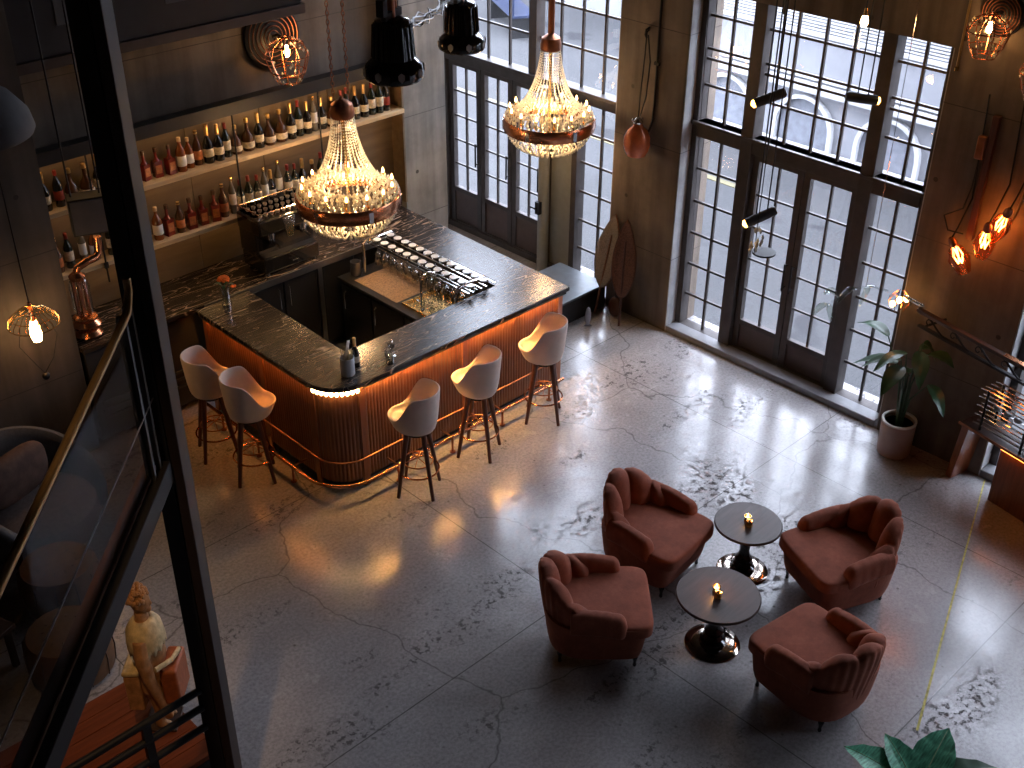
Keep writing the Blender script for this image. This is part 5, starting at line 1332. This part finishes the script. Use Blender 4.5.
MB().tube([(-.12, 0, .06), (-.16, 0, -.10), (-.05, 0, -.33), (.0, 0, -.42)], .004, 5).tube([(.12, 0, .06), (.17, 0, -.10), (.10, 0, -.3), (.0, 0, -.42)], .004, 5).sph((0, 0, -.45), .035, 10, 8).build('wire_loop', M['blackmetal'], t)
light('POINT', 'lamp_glow', (0, -.02, -.14), 3, (1, .50, .18), t, shadow_soft_size=.045)

t = thing('hanging_speaker', 'square dark grey speaker box hanging before the bottle shelves', 'speaker', (4.05, 9.42, 2.05), radians(-20))
MB().b2((-.16, -.09, 0), (.16, .09, .34)).build('cabinet', M['black'], t, .008, smooth=False)
MB().b2((-.145, -.098, .015), (.145, -.088, .325)).build('grille', M['paper'], t, .004, smooth=False)
MB().cyl((-.12, 0, .34), (-.12, 0, ZC - 2.05), .008, n=6).cyl((.12, 0, .34), (.12, 0, ZC - 2.05), .008, n=6).build('hanger', M['blackmetal'], t)
t = thing('copper_still', 'small copper and glass still with elbow pipe at the pier end of the back counter', 'still', (3.84, 9.44, 1.0755))
MB().lathe([(0, 0), (.11, 0), (.13, .02), (.10, .06), (.12, .09), (.135, .12), (.10, .16), (.11, .19), (.06, .22), (0, .22)], n=24).build('copper_base', M['copper'], t)
MB().lathe([(.05, .22), (.085, .24), (.09, .5), (.075, .56), (.05, .58)], n=20).build('glass_column', M['glass'], t)
mb = MB()
for k in range(6): mb.cyl((.055 * cos(k * 1.05), .055 * sin(k * 1.05), .22), (.055 * cos(k * 1.05), .055 * sin(k * 1.05), .57), .014, n=8)
mb.build('copper_tubes', M['copper'], t)
MB().lathe([(0, .57), (.07, .57), (.075, .60), (.03, .64), (0, .64)], n=20).build('dome', M['copper'], t)
MB().tube([(0, 0, .62), (.01, -.02, .68), (.10, -.04, .72), (.20, -.02, .72), (.24, 0, .76), (.25, 0, .90)], .036, 12).build('elbow_pipe', M['copper'], t)
t = thing('dome_pendant', 'grey dome pendant on a thick dark rod high before the concrete pier', 'pendant lamp', (2.56, 7.58, 3.80))
MB().lathe([(.42, 0), (.43, .02), (.41, .12), (.32, .24), (.18, .33), (.08, .36), (0, .36)], n=40).build('shade', mat('slate_grey_shade', (.085, .086, .095), .7), t)
MB().cyl((0, 0, .35), (0, 0, ZC - 3.80), .05, n=14).build('rod', mat('brown_rod', (.05, .035, .028), .5, .3), t)

# ------------------------------------------------------------------ light and camera
w = bpy.data.worlds.new('sky'); S.world = w; w.use_nodes = True
bg = w.node_tree.nodes['Background']; bg.inputs[0].default_value = (.78, .84, 1.0, 1); bg.inputs[1].default_value = 18
for i, (y0, y1, z1) in enumerate(((4.36, 7.0, 3.72), (7.87, 11.4, 5.2), (.75, 3.28, 3.72), (-2.9, -.2, 3.72))):
    o = light('AREA', 'window_portal', (XW + .12, (y0 + y1) / 2, z1 / 2), 1, (1, 1, 1), shape='RECTANGLE', size=z1, size_y=y1 - y0)
    o.rotation_euler = (0, radians(90), 0); o.data.cycles.is_portal = True
sp = light('SPOT', 'stair_spot', (.7, 3.1, 7.35), 420, (1, .58, .26), spot_size=radians(21), spot_blend=.9, shadow_soft_size=.06)
sp.rotation_euler = (Vector((1.95, 5.3, 1.0)) - Vector((.7, 3.1, 7.35))).to_track_quat('-Z', 'Y').to_euler()

f_, yaw, pit, rol = 1186.94, radians(45.51717), radians(32.17049), radians(.42915)
fw = Vector((cos(yaw) * cos(pit), sin(yaw) * cos(pit), -sin(pit))); r_ = Vector((sin(yaw), -cos(yaw), 0)); u_ = r_.cross(fw)
R2 = r_ * cos(rol) + u_ * sin(rol); U2 = -r_ * sin(rol) + u_ * cos(rol)
cd = bpy.data.cameras.new('camera'); cam = bpy.data.objects.new('camera', cd); COL.objects.link(cam)
cd.sensor_width = 36; cd.sensor_fit = 'HORIZONTAL'; cd.lens = f_ / 1024 * 36; cd.clip_start = .05; cd.clip_end = 300
mw = Matrix((R2, U2, -fw)).transposed().to_4x4(); mw.translation = Vector((0, 0, 6.5)); cam.matrix_world = mw
S.camera = cam
S.view_settings.view_transform = 'Standard'; S.view_settings.look = 'None'; S.view_settings.gamma = 1; S.view_settings.use_curve_mapping = False
S.view_settings.exposure = 0
try:
    S.cycles.use_denoising = True; S.cycles.sample_clamp_indirect = 30; S.cycles.max_bounces = 10; S.cycles.transparent_max_bounces = 24; S.cycles.caustics_reflective = False; S.cycles.caustics_refractive = False
except Exception: pass
